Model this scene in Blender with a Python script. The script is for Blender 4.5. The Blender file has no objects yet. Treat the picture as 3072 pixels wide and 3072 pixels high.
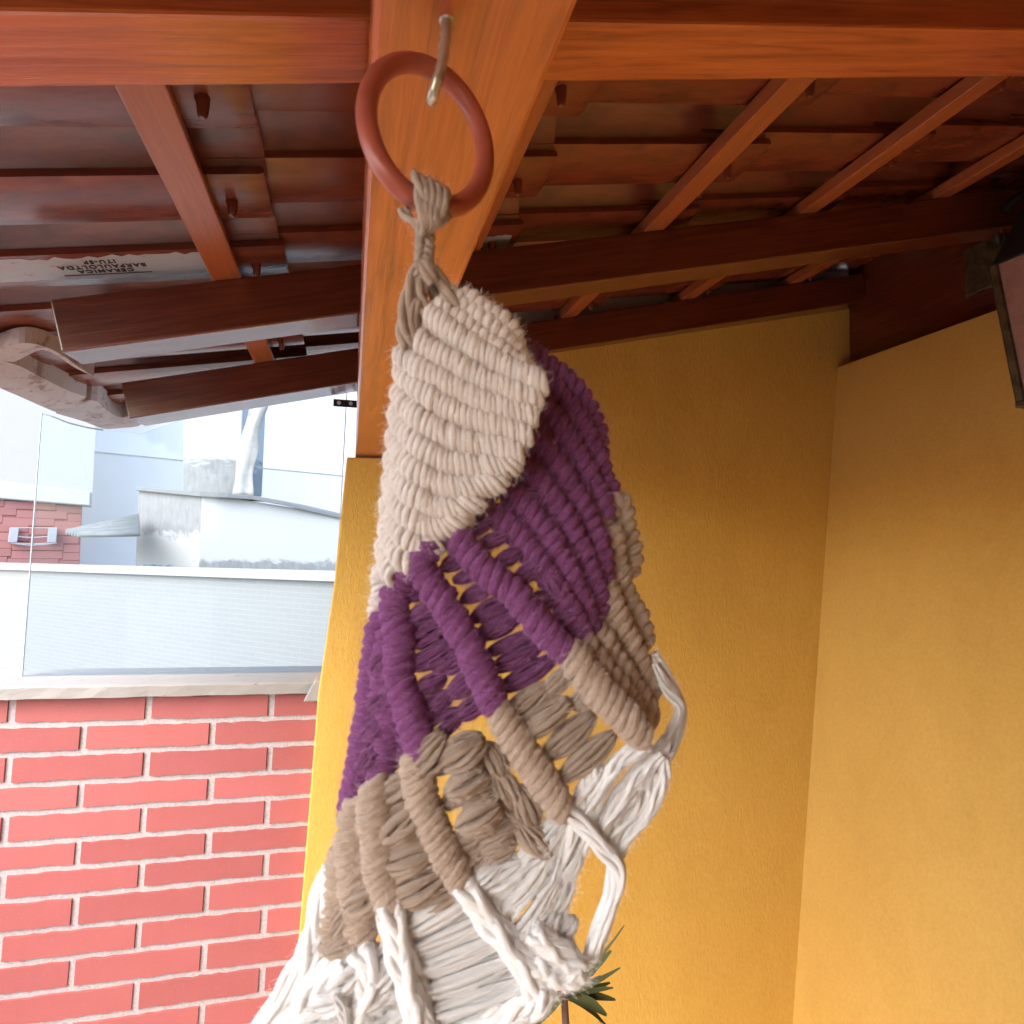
import bpy, math, random
from math import sin, cos, tan, pi, radians, atan, sqrt
from mathutils import Vector, Matrix, noise

random.seed(7)
sc = bpy.context.scene
COL = sc.collection

# ------------------------------------------------------------------ camera
FPX = 1850.0                       # focal length in pixels of a 3072 px wide frame
PITCH, ROLL, ZC = atan(104 / FPX), 0.012, 1.75
FW = Vector((0, cos(PITCH), sin(PITCH)))
U0 = Vector((0, -sin(PITCH), cos(PITCH)))
R0 = Vector((1, 0, 0))
RC = cos(ROLL) * R0 + sin(ROLL) * U0
UC = cos(ROLL) * U0 - sin(ROLL) * R0
CAMLOC = Vector((0, 0, ZC))
cd = bpy.data.cameras.new('camera')
cam = bpy.data.objects.new('camera', cd)
COL.objects.link(cam)
M = Matrix((RC, UC, -FW)).transposed().to_4x4()
M.translation = CAMLOC
cam.matrix_world = M
cd.sensor_width = 36.0
cd.lens = 36.0 * FPX / 3072
cd.clip_start, cd.clip_end = 0.01, 400
cd.dof.use_dof = True
cd.dof.focus_distance = 0.8
cd.dof.aperture_fstop = 19
sc.camera = cam

# ------------------------------------------------------------------ light
SUN_EL, SUN_ROT = radians(44), radians(-148)
world = bpy.data.worlds.new('World')
sc.world = world
world.use_nodes = True
wn = world.node_tree.nodes
wn.clear()
sky = wn.new('ShaderNodeTexSky')
sky.sky_type = 'NISHITA'
sky.sun_disc = False
sky.sun_elevation = SUN_EL
sky.sun_rotation = SUN_ROT
sky.air_density, sky.dust_density, sky.ozone_density = 1.0, 3.0, 1.0
bgn = wn.new('ShaderNodeBackground')
bgn.inputs['Strength'].default_value = 0.15
wo = wn.new('ShaderNodeOutputWorld')
world.node_tree.links.new(sky.outputs[0], bgn.inputs[0])
world.node_tree.links.new(bgn.outputs[0], wo.inputs[0])
sd = bpy.data.lights.new('sun', 'SUN')
sd.energy = 0.5
sd.angle = radians(60)
sd.color = (1.0, 0.95, 0.88)
sun = bpy.data.objects.new('sun', sd)
COL.objects.link(sun)
sdir = Vector((sin(SUN_ROT) * cos(SUN_EL), cos(SUN_ROT) * cos(SUN_EL), sin(SUN_EL)))
sun.rotation_euler = sdir.to_track_quat('Z', 'Y').to_euler()
sc.view_settings.view_transform = 'Standard'
sc.view_settings.look = 'None'
sc.view_settings.gamma = 1.0
sc.view_settings.use_curve_mapping = False
sc.view_settings.exposure = 2.5
sc.render.engine = 'CYCLES'
sc.cycles.max_bounces = 10
sc.cycles.diffuse_bounces = 6

# ------------------------------------------------------------------ frames of the place
def ray(x, y):
    return FW + (x - 1536) / FPX * RC - (y - 1536) / FPX * UC
def at_depth(x, y, d):
    return CAMLOC + ray(x, y) * d
def on_y(x, y, wy):
    r = ray(x, y)
    return CAMLOC + r * (wy / r.y)
YAW = radians(15)
D1 = Vector((-sin(YAW), cos(YAW), 0))      # along the main beam, away from the viewer
D2 = Vector((cos(YAW), sin(YAW), 0))       # along the back wall, to the right
HB = 0.219
_r = ray(1063, 1370)
B0 = _r * (HB / _r.z)
B0 = Vector((B0.x, B0.y, 0))
def W(u, v, w):
    return B0 + D2 * u + D1 * v + Vector((0, 0, ZC + w))
def on_v(x, y, v):                          # point of the vertical plane v = const
    r = ray(x, y)
    return CAMLOC + r * ((v + B0.dot(D1)) / r.dot(D1))
SL = 0.238                                  # roof pitch (rise per metre of u)
HR = 0.40                                   # rafter underside above the camera at u = 0

# ------------------------------------------------------------------ mesh helpers
class MB:
    def __init__(s):
        s.v, s.f, s.uv = [], [], []
    def add(s, verts, faces, uvs=None):
        b = len(s.v)
        s.v += [tuple(p) for p in verts]
        s.f += [tuple(i + b for i in f) for f in faces]
        s.uv += list(uvs) if uvs else [(0, 0)] * len(verts)
    def box(s, x0, x1, y0, y1, z0, z1):
        s.add([(x0, y0, z0), (x1, y0, z0), (x1, y1, z0), (x0, y1, z0), (x0, y0, z1), (x1, y0, z1), (x1, y1, z1), (x0, y1, z1)],
              [(0, 3, 2, 1), (4, 5, 6, 7), (0, 1, 5, 4), (1, 2, 6, 5), (2, 3, 7, 6), (3, 0, 4, 7)])
    def hexa(s, p):
        s.add(p, [(0, 3, 2, 1), (4, 5, 6, 7), (0, 1, 5, 4), (1, 2, 6, 5), (2, 3, 7, 6), (3, 0, 4, 7)])
    def prism(s, poly, ext):                # closed polygon (3-D points) pushed along ext
        n = len(poly)
        a = [Vector(p) for p in poly]
        b = [p + ext for p in a]
        s.add(a + b, [tuple(range(n))[::-1], tuple(range(n, 2 * n))] + [(i, (i + 1) % n, n + (i + 1) % n, n + i) for i in range(n)])
    def tube(s, pts, rad, seg=8, caps=True, flat=None, closed=False):
        pts = [Vector(p) for p in pts]
        n = len(pts)
        if not hasattr(rad, '__len__'):
            rad = [rad] * n
        vs, fs, uv = [], [], []
        t0 = (pts[1] - pts[0]).normalized()
        nrm = Vector((0.31, -0.9, 0.3)); nrm = (nrm - t0 * nrm.dot(t0)).normalized()
        L = 0.0
        for i, p in enumerate(pts):
            if closed:
                t = (pts[(i + 1) % n] - pts[i - 1]).normalized()
            else:
                t = (pts[min(i + 1, n - 1)] - pts[max(i - 1, 0)]).normalized()
            nrm = (nrm - t * nrm.dot(t))
            nrm = nrm.normalized() if nrm.length > 1e-9 else t.orthogonal().normalized()
            bn = t.cross(nrm)
            if i: L += (p - pts[i - 1]).length
            for k in range(seg):
                a = 2 * pi * k / seg
                vs.append(p + (nrm * cos(a) + bn * sin(a)) * rad[i])
                uv.append((L, k / seg))
        m = n if closed else n - 1
        for i in range(m):
            j = (i + 1) % n
            for k in range(seg):
                l = (k + 1) % seg
                fs.append((i * seg + k, i * seg + l, j * seg + l, j * seg + k))
        if caps and not closed:
            fs.append(tuple(range(seg))[::-1])
            fs.append(tuple((n - 1) * seg + k for k in range(seg)))
        s.add(vs, fs, uv)
    def build(s, name, m, parent=None, mat=None, smooth=False, bevel=0, bseg=2):
        me = bpy.data.meshes.new(name)
        me.from_pydata(s.v, [], s.f)
        me.update()
        if any(u != (0, 0) for u in s.uv[:50]):
            lay = me.uv_layers.new(name='UVMap')
            li = [0] * len(me.loops)
            me.loops.foreach_get('vertex_index', li)
            flat = []
            for i in li: flat += s.uv[i]
            lay.data.foreach_set('uv', flat)
        if smooth:
            me.polygons.foreach_set('use_smooth', [True] * len(me.polygons))
        me.materials.append(m)
        return link(name, me, parent, mat, bevel, bseg)

def link(name, me, parent=None, mat=None, bevel=0, bseg=2):
    o = bpy.data.objects.new(name, me)
    COL.objects.link(o)
    if parent is not None:
        o.parent = parent
    if mat is not None:
        o.matrix_basis = mat
    if bevel:
        b = o.modifiers.new('bevel', 'BEVEL')
        b.width, b.segments, b.limit_method = bevel, bseg, 'ANGLE'
    return o

def thing(name, label, cat, group=None):
    o = bpy.data.objects.new(name, None)
    COL.objects.link(o)
    o.empty_display_size = 0.1
    return tag(o, label, cat, group, 'thing')
def tag(o, label=None, cat=None, group=None, kind=None):
    if label: o['label'] = label
    if cat: o['category'] = cat
    if group: o['group'] = group
    if kind: o['kind'] = kind
    return o
def frame(origin, x, y):
    x = x.normalized(); z = x.cross(y).normalized(); y = z.cross(x)
    m = Matrix((x, y, z)).transposed().to_4x4()
    m.translation = origin
    return m
def smoothpath(pts, n):
    """Catmull-Rom through tuples of any size, n samples at even spacing."""
    P = [Vector(p) for p in pts]
    if len(P) == 2: P = [P[0], (P[0] + P[1]) / 2, P[1]]
    Q = [2 * P[0] - P[1]] + P + [2 * P[-1] - P[-2]]
    dense = []
    for i in range(1, len(Q) - 2):
        a, b, c, d = Q[i - 1:i + 3]
        for k in range(12):
            t = k / 12
            dense.append(0.5 * ((2 * b) + (c - a) * t + (2 * a - 5 * b + 4 * c - d) * t * t + (3 * b - a - 3 * c + d) * t ** 3))
    dense.append(P[-1])
    cum = [0]
    for i in range(1, len(dense)): cum.append(cum[-1] + (dense[i] - dense[i - 1]).length)
    out, j = [], 0
    for k in range(n):
        s = cum[-1] * k / (n - 1)
        while j < len(cum) - 2 and cum[j + 1] < s: j += 1
        q = (s - cum[j]) / max(cum[j + 1] - cum[j], 1e-9)
        out.append(dense[j].lerp(dense[j + 1], min(q, 1)))
    return out

# ------------------------------------------------------------------ materials
def mat(name):
    m = bpy.data.materials.new(name)
    m.use_nodes = True
    nt = m.node_tree
    nt.nodes.clear()
    out = nt.nodes.new('ShaderNodeOutputMaterial')
    b = nt.nodes.new('ShaderNodeBsdfPrincipled')
    nt.links.new(b.outputs[0], out.inputs[0])
    return m, nt, b, out
def ramp(nt, src, stops):
    r = nt.nodes.new('ShaderNodeValToRGB')
    e = r.color_ramp.elements
    e[0].position, e[0].color = stops[0][0], (*stops[0][1], 1)
    e[1].position, e[1].color = stops[-1][0], (*stops[-1][1], 1)
    for p, c in stops[1:-1]:
        q = e.new(p); q.color = (*c, 1)
    nt.links.new(src, r.inputs[0])
    return r.outputs[0]
def coords(nt, kind='Object', scale=(1, 1, 1), rot=(0, 0, 0)):
    tc = nt.nodes.new('ShaderNodeTexCoord')
    mp = nt.nodes.new('ShaderNodeMapping')
    mp.inputs['Scale'].default_value = scale
    mp.inputs['Rotation'].default_value = rot
    nt.links.new(tc.outputs[kind], mp.inputs[0])
    return mp.outputs[0]
def nz(nt, vec, scale, detail=4, rough=0.55, dist=0.0):
    n = nt.nodes.new('ShaderNodeTexNoise')
    n.inputs['Scale'].default_value = scale
    n.inputs['Detail'].default_value = detail
    n.inputs['Roughness'].default_value = rough
    n.inputs['Distortion'].default_value = dist
    nt.links.new(vec, n.inputs['Vector'])
    return n.outputs[0]
def bump(nt, b, h, strength, dist):
    bp = nt.nodes.new('ShaderNodeBump')
    bp.inputs['Strength'].default_value = strength
    bp.inputs['Distance'].default_value = dist
    nt.links.new(h, bp.inputs['Height'])
    nt.links.new(bp.outputs[0], b.inputs['Normal'])
def mix(nt, fac, a, b, mode='MIX'):
    m = nt.nodes.new('ShaderNodeMix')
    m.data_type = 'RGBA'; m.blend_type = mode
    for s, v in ((m.inputs['Factor'], fac), (m.inputs['A'], a), (m.inputs['B'], b)):
        if hasattr(v, 'links'): nt.links.new(v, s)
        elif isinstance(v, (int, float)): s.default_value = v
        else: s.default_value = (*v, 1)
    return m.outputs['Result']
def setc(nt, b, c):
    if hasattr(c, 'links'): nt.links.new(c, b.inputs['Base Color'])
    else: b.inputs['Base Color'].default_value = (*c, 1)

def wood(name, lo, mid, hi, rough=0.32, coat=0.25):
    m, nt, b, _ = mat(name)
    v = coords(nt, 'Object', (3.5, 60, 60))
    g = nz(nt, v, 1.6, 7, 0.62, 0.6)
    v2 = coords(nt, 'Object', (1.2, 7, 7))
    g2 = nz(nt, v2, 2.0, 4, 0.5, 0.3)
    c = ramp(nt, g, [(0.28, lo), (0.5, mid), (0.74, hi)])
    c = mix(nt, ramp(nt, g2, [(0.35, (0, 0, 0)), (0.7, (0.55, 0.55, 0.55))]), c, hi)
    setc(nt, b, c)
    b.inputs['Roughness'].default_value = rough
    b.inputs['Coat Weight'].default_value = coat
    b.inputs['Coat Roughness'].default_value = 0.22
    bump(nt, b, g, 0.6, 0.0016)
    return m
M_WOOD = wood('varnished_wood', (0.15, 0.026, 0.007), (0.40, 0.082, 0.018), (0.55, 0.14, 0.034), 0.26, 0.6)
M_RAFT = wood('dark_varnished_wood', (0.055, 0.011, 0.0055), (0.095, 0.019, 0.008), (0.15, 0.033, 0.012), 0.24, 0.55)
M_BATT = wood('batten_wood', (0.20, 0.045, 0.014), (0.30, 0.075, 0.022), (0.38, 0.11, 0.035), 0.3)

def clay():
    m, nt, b, _ = mat('clay_tile')
    v = coords(nt, 'Object', (6, 30, 30))
    g = nz(nt, v, 1.5, 6, 0.6, 0.3)
    oi = nt.nodes.new('ShaderNodeObjectInfo')
    c = ramp(nt, g, [(0.3, (0.085, 0.016, 0.008)), (0.55, (0.155, 0.032, 0.014)), (0.8, (0.23, 0.056, 0.024))])
    c2 = mix(nt, oi.outputs['Random'], c, (0.18, 0.038, 0.015))
    v3 = coords(nt, 'Object', (9, 9, 9))
    g3 = nz(nt, v3, 2.2, 3, 0.5)
    c2 = mix(nt, ramp(nt, g3, [(0.52, (0, 0, 0)), (0.72, (0.4, 0.4, 0.4))]), c2, (0.05, 0.017, 0.012))
    setc(nt, b, c2)
    b.inputs['Roughness'].default_value = 0.27
    b.inputs['Specular IOR Level'].default_value = 0.7
    g4 = nz(nt, coords(nt, 'Object', (9, 20, 20)), 3.0, 4, 0.55, 0.2)
    bump(nt, b, g4, 0.35, 0.002)
    return m
M_TILE = clay()

def plaster(name, c0, c1, grain=0.5, stretch=0.45, dist=0.0018):
    m, nt, b, _ = mat(name)
    v = coords(nt, 'Object', (1, 1, stretch))
    g = nz(nt, v, 130, 5, 0.65, 0.4)
    vb = coords(nt, 'Object', (1, 1, 0.5))
    g2 = nz(nt, vb, 2.2, 4, 0.5)
    c = ramp(nt, g2, [(0.3, c0), (0.7, c1)])
    gs = ramp(nt, g, [(0.35, (0.94, 0.94, 0.94)), (0.62, (1.03, 1.03, 1.03))])
    c = mix(nt, 1.0, c, gs, 'MULTIPLY')
    g5 = nz(nt, coords(nt, 'Object', (1, 1, 0.6)), 7.0, 6, 0.7, 1.2)
    c = mix(nt, 1.0, c, ramp(nt, g5, [(0.30, (0.95, 0.945, 0.92)), (0.5, (1, 1, 1)), (0.72, (1.025, 1.03, 1.05))]), 'MULTIPLY')
    setc(nt, b, c)
    b.inputs['Roughness'].default_value = 0.75
    b.inputs['Specular IOR Level'].default_value = 0.3
    hm = nt.nodes.new('ShaderNodeMath'); hm.operation = 'MULTIPLY_ADD'; hm.inputs[1].default_value = 1.6
    nt.links.new(g5, hm.inputs[0]); nt.links.new(g, hm.inputs[2])
    bump(nt, b, hm.outputs[0], grain, dist)
    return m
M_YEL = plaster('yellow_plaster', (0.565, 0.335, 0.066), (0.625, 0.385, 0.084), 0.75, dist=0.0022)
M_YELR = plaster('yellow_plaster_smooth', (0.585, 0.35, 0.080), (0.635, 0.395, 0.098), 0.35, 0.8)

def brick_mat(name, c0, c1, rough=0.6, sc_=9):
    m, nt, b, _ = mat(name)
    oi = nt.nodes.new('ShaderNodeObjectInfo')
    v = coords(nt, 'Object', (sc_, sc_, sc_))
    g = nz(nt, v, 1.0, 5, 0.6)
    c = ramp(nt, g, [(0.25, c0), (0.75, c1)])
    c = mix(nt, 0.45, c, mix(nt, oi.outputs['Random'], tuple(x * .86 for x in c0), tuple(x * 1.15 for x in c1)))
    g2 = nz(nt, coords(nt, 'Object', (160, 160, 160)), 1.0, 3, 0.6)
    c = mix(nt, ramp(nt, g2, [(0.6, (0, 0, 0)), (0.8, (0.25, 0.25, 0.25))]), c, (0.62, 0.3, 0.26))
    setc(nt, b, c)
    b.inputs['Roughness'].default_value = rough
    bump(nt, b, g2, 0.35, 0.0012)
    return m
M_BRICK = brick_mat('red_brick', (0.30, 0.076, 0.073), (0.365, 0.102, 0.098))
M_FARBRICK = brick_mat('far_red_brick', (0.25, 0.105, 0.10), (0.275, 0.118, 0.112), sc_=3)

def simple(name, c, rough=0.6, metal=0.0, bstr=0.2, bscale=60, var=0.12, dist=0.001):
    m, nt, b, _ = mat(name)
    g = nz(nt, coords(nt, 'Object', (1, 1, 1)), bscale, 4, 0.6)
    lo = tuple(x * (1 - var) for x in c); hi = tuple(min(1, x * (1 + var)) for x in c)
    setc(nt, b, ramp(nt, g, [(0.3, lo), (0.7, hi)]))
    b.inputs['Roughness'].default_value = rough
    b.inputs['Metallic'].default_value = metal
    if bstr: bump(nt, b, g, bstr, dist)
    return m
M_MORTAR = simple('mortar', (0.40, 0.36, 0.365), 0.9, 0, 0.8, 170, 0.2, 0.002)
M_HOOK = simple('brass_hook', (0.55, 0.52, 0.43), 0.32, 0.75, 0.2, 300)
M_BLACK = simple('black_metal', (0.02, 0.02, 0.022), 0.45, 0.3)
M_BOLT = simple('bright_bolt', (0.8, 0.82, 0.85), 0.3, 0.4)
M_INK = simple('stamp_recess', (0.035, 0.02, 0.024), 0.9)
M_FLOOR = simple('terrace_tile', (0.72, 0.69, 0.64), 0.5, 0, 0.1, 12)
M_GROUND = simple('concrete_ground', (0.36, 0.35, 0.34), 0.9, 0, 0.3, 8)

def stained(name, base, dirt, amount, vscale=(1, 1, 1), band=None, rough=0.85):
    """painted masonry with blotchy flaking dirt; band = (z0, z1) heights between which the dirt grows"""
    m, nt, b, _ = mat(name)
    g = nz(nt, coords(nt, 'Object', vscale), 5.0, 8, 0.68, 0.5)
    fac = ramp(nt, g, [(0.5 - amount * 0.35, (1, 1, 1)), (0.56 - amount * 0.3, (0, 0, 0))]) if not band else None
    if band:
        tc = nt.nodes.new('ShaderNodeTexCoord')
        sp = nt.nodes.new('ShaderNodeSeparateXYZ')
        nt.links.new(tc.outputs['Object'], sp.inputs[0])
        tot = None
        for (z0, z1) in band:
            mr = nt.nodes.new('ShaderNodeMapRange')
            mr.inputs[1].default_value, mr.inputs[2].default_value = z0, z1
            nt.links.new(sp.outputs['Z'], mr.inputs[0])
            if tot is None: tot = mr.outputs[0]
            else:
                mx = nt.nodes.new('ShaderNodeMath'); mx.operation = 'MAXIMUM'
                nt.links.new(tot, mx.inputs[0]); nt.links.new(mr.outputs[0], mx.inputs[1]); tot = mx.outputs[0]
        ad = nt.nodes.new('ShaderNodeMath'); ad.operation = 'ADD'
        nt.links.new(g, ad.inputs[0]); nt.links.new(tot, ad.inputs[1])
        fac = ramp(nt, ad.outputs[0], [(0.84, (0, 0, 0)), (0.98, (1, 1, 1))])
    g3 = nz(nt, coords(nt, 'Object', (14, 14, 5)), 2.0, 5, 0.65)
    dcol = mix(nt, g3, tuple(x * 0.55 for x in dirt), tuple(min(1, x * 1.5) for x in dirt))
    c = mix(nt, fac, base, dcol)
    setc(nt, b, c)
    b.inputs['Roughness'].default_value = rough
    bump(nt, b, g, 0.3, 0.01)
    return m
M_WHITE1 = simple('white_paint_wall', (0.31, 0.322, 0.328), 0.85, 0, 0.1, 4, 0.03)
M_WHITE2 = simple('grey_white_wall', (0.52, 0.52, 0.515), 0.85, 0, 0.1, 4, 0.03)
M_COPING = simple('white_coping', (0.34, 0.355, 0.36), 0.7, 0, 0.2, 9, 0.05)
M_PEEL = stained('peeling_white_paint', (0.30, 0.312, 0.32), (0.30, 0.32, 0.33), 0.3, (1.2, 1.2, 6))
M_PLASTIC = simple('plastic_sheet', (0.26, 0.26, 0.255), 0.75, 0, 0.3, 14, 0.15)
M_ZINC = simple('grey_sheet', (0.10, 0.115, 0.12), 0.55, 0, 0.2, 10, 0.15)
M_RACK = simple('pale_plastic', (0.28, 0.30, 0.33), 0.5, 0, 0.1, 30, 0.05)
M_EAVE = stained('pale_eave_edge', (0.40, 0.33, 0.32), (0.22, 0.15, 0.13), 0.35, (5, 5, 5))
M_PALE = stained('pale_band', (0.36, 0.35, 0.36), (0.13, 0.075, 0.06), 0.5, (6, 14, 14), rough=0.5)
M_SILL = stained('worn_stone_sill', (0.27, 0.262, 0.252), (0.13, 0.12, 0.11), 0.6, (4, 9, 9))

def tiled():
    m, nt, b, _ = mat('small_white_tiles')
    br = nt.nodes.new('ShaderNodeTexBrick')
    br.inputs['Color1'].default_value = (0.165, 0.178, 0.186, 1)
    br.inputs['Color2'].default_value = (0.172, 0.186, 0.194, 1)
    br.inputs['Mortar'].default_value = (0.2, 0.215, 0.222, 1)
    br.inputs['Scale'].default_value = 1.0
    br.inputs['Brick Width'].default_value = 0.10
    br.inputs['Row Height'].default_value = 0.025
    br.inputs['Mortar Size'].default_value = 0.0018
    nt.links.new(coords(nt, 'Object', (1, 1, 1), (radians(90), 0, 0)), br.inputs['Vector'])
    setc(nt, b, br.outputs['Color'])
    b.inputs['Roughness'].default_value = 0.5
    return m
M_SMALLTILE = tiled()

def glass():
    m = bpy.data.materials.new('clear_glass')
    m.use_nodes = True
    nt = m.node_tree; nt.nodes.clear()
    out = nt.nodes.new('ShaderNodeOutputMaterial')
    tr = nt.nodes.new('ShaderNodeBsdfTransparent')
    tr.inputs[0].default_value = (0.93, 0.97, 0.99, 1)
    gl = nt.nodes.new('ShaderNodeBsdfGlossy')
    gl.inputs['Roughness'].default_value = 0.03
    fr = nt.nodes.new('ShaderNodeFresnel'); fr.inputs[0].default_value = 1.45
    mx = nt.nodes.new('ShaderNodeMixShader')
    fm = nt.nodes.new('ShaderNodeMath'); fm.operation = 'MULTIPLY'; fm.inputs[1].default_value = 0.4
    nt.links.new(fr.outputs[0], fm.inputs[0]); nt.links.new(fm.outputs[0], mx.inputs[0]); nt.links.new(tr.outputs[0], mx.inputs[1]); nt.links.new(gl.outputs[0], mx.inputs[2])
    nt.links.new(mx.outputs[0], out.inputs[0])
    return m
M_GLASS = glass()
M_GEDGE = simple('glass_cut_edge', (0.30, 0.38, 0.44), 0.3)

def yarn(name, lo, hi, rough=0.95):
    m, nt, b, _ = mat(name)
    oi = nt.nodes.new('ShaderNodeObjectInfo')
    v = coords(nt, 'UV', (220, 16, 1), (0, 0, 0.25))
    g = nz(nt, v, 1.0, 4, 0.65, 0.4)
    v2 = coords(nt, 'Object', (330, 330, 330))
    g2 = nz(nt, v2, 1.0, 3, 0.6)
    c = ramp(nt, g, [(0.3, lo), (0.7, hi)])
    c = mix(nt, ramp(nt, g2, [(0.35, (0.35, 0.35, 0.35)), (0.7, (0, 0, 0))]), c, lo)
    setc(nt, b, c)
    b.inputs['Roughness'].default_value = rough
    b.inputs['Specular IOR Level'].default_value = 0.15
    b.inputs['Sheen Weight'].default_value = 0.5
    b.inputs['Sheen Roughness'].default_value = 0.45
    b.inputs['Sheen Tint'].default_value = (*[min(1, x * 1.6 + 0.1) for x in hi], 1)
    b.inputs['Subsurface Weight'].default_value = 0.25
    b.inputs['Subsurface Radius'].default_value = (1.0, 0.8, 0.7)
    b.inputs['Subsurface Scale'].default_value = 0.0012
    bump(nt, b, g, 0.9, 0.0012)
    return m
Y = {'cream': yarn('cream_yarn', (0.68, 0.60, 0.54), (0.86, 0.79, 0.73)),
     'purple': yarn('purple_yarn', (0.115, 0.032, 0.10), (0.27, 0.088, 0.235)),
     'beige': yarn('beige_yarn', (0.35, 0.255, 0.19), (0.54, 0.43, 0.345)),
     'white': yarn('white_yarn', (0.90, 0.88, 0.86), (0.97, 0.96, 0.95))}
YF = {k: simple(k + '_fuzz', c, 0.95, 0, 0, 60, 0.1) for k, c in
      {'cream': (0.88, 0.81, 0.75), 'purple': (0.36, 0.15, 0.33), 'beige': (0.58, 0.47, 0.385), 'white': (0.9, 0.88, 0.86)}.items()}
M_RING = simple('red_brown_ring', (0.36, 0.085, 0.050), 0.38, 0, 0.12, 90, 0.1)
M_LEAF = simple('dark_leaf', (0.115, 0.125, 0.045), 0.5, 0, 0.2, 40, 0.3)
M_LEAFB = simple('bluish_leaf', (0.10, 0.22, 0.11), 0.5, 0, 0.2, 40, 0.3)
M_STEM = simple('plant_stem', (0.14, 0.065, 0.05), 0.7, 0, 0.3, 90, 0.25)
M_POT = simple('clay_pot', (0.38, 0.15, 0.08), 0.8, 0, 0.2, 30)
M_SOIL = simple('potting_soil', (0.05, 0.035, 0.025), 0.95, 0, 0.9, 60, 0.3, 0.01)
M_BRONZE = simple('aged_bronze', (0.11, 0.085, 0.045), 0.5, 0.6, 0.5, 45, 0.5)
M_LGLASS = simple('frosted_pink_glass', (0.34, 0.20, 0.165), 0.25, 0, 0.3, 25, 0.2)

# ================================================================== ground and floor
g = MB(); g.box(-60, 60, -60, 60, -3.2, -3.0)
tag(g.build('ground', M_GROUND), kind='structure')
g = MB(); g.box(-1.9, 1.75, -4.0, 0.12, -0.2, 0.0)
mfl = Matrix.Translation(B0) @ Matrix.Rotation(YAW, 4, 'Z')
tag(g.build('terrace_floor', M_FLOOR, None, mfl), kind='structure')
MUV = Matrix.Translation(B0 + Vector((0, 0, ZC))) @ Matrix.Rotation(YAW, 4, 'Z')   # local (u, v, w)

# ================================================================== roof
roof = thing('tiled_roof', 'timber framed patio roof of red clay tiles seen from below', 'roof')
SLOPE = Vector((cos(YAW), sin(YAW), SL)).normalized()      # up the slope
def bar(name, m, length, hw, hh, origin, xdir, ydir, x0=0.0, parent=roof, bevel=0.003):
    """a squared timber: long axis local X, width local Y from 0 to hw, height local Z from 0 to hh"""
    b = MB(); b.box(x0, length, 0, hw, 0, hh)
    return b.build(name, m, parent, frame(origin, xdir, ydir), bevel=bevel)
# main beam along D1, tapering a little as measured

bar('main_beam', M_WOOD, 0.13, 0.080, 0.172, W(0.082, 0, HB), D1 + D2 * 0.0083, -D2, -2.95)
RAFT = [(-2.86, 0.07, 0.0, -0.5), (-2.28, 0.07, 0.0, -0.5), (-1.70, 0.068, 0.0, -0.5), (-1.116, 0.070, 0.016, -0.5), (-0.500, 0.072, -0.036, -0.462), (-0.026, 0.10, -0.045, -0.515)]
for v, hw, skew, ue in RAFT:
    b = MB(); b.box(ue, 1.53, 0, hw, 0, 0.084)
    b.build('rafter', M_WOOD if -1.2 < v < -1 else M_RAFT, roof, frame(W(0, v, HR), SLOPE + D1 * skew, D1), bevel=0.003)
BATT = [-0.238, 0.163, 0.525, 0.872, 1.215, 1.53]
HT = HR + 0.086
for u in BATT:
    b = MB(); b.box(-2.9, 0.09, 0, 0.045, 0, 0.022)
    b.build('batten', M_BATT, roof, frame(W(u + 0.045, 0, HT + SL * (u + 0.045)), D1, -SLOPE), bevel=0.002)
# wall plate along the right-hand wall
b = MB(); b.box(-2.95, -0.026, 0, 0.1, 0, 0.335)
b.build('wall_plate', M_RAFT, roof, frame(W(1.58, 0, 0.567), D1, -D2), bevel=0.003)

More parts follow.
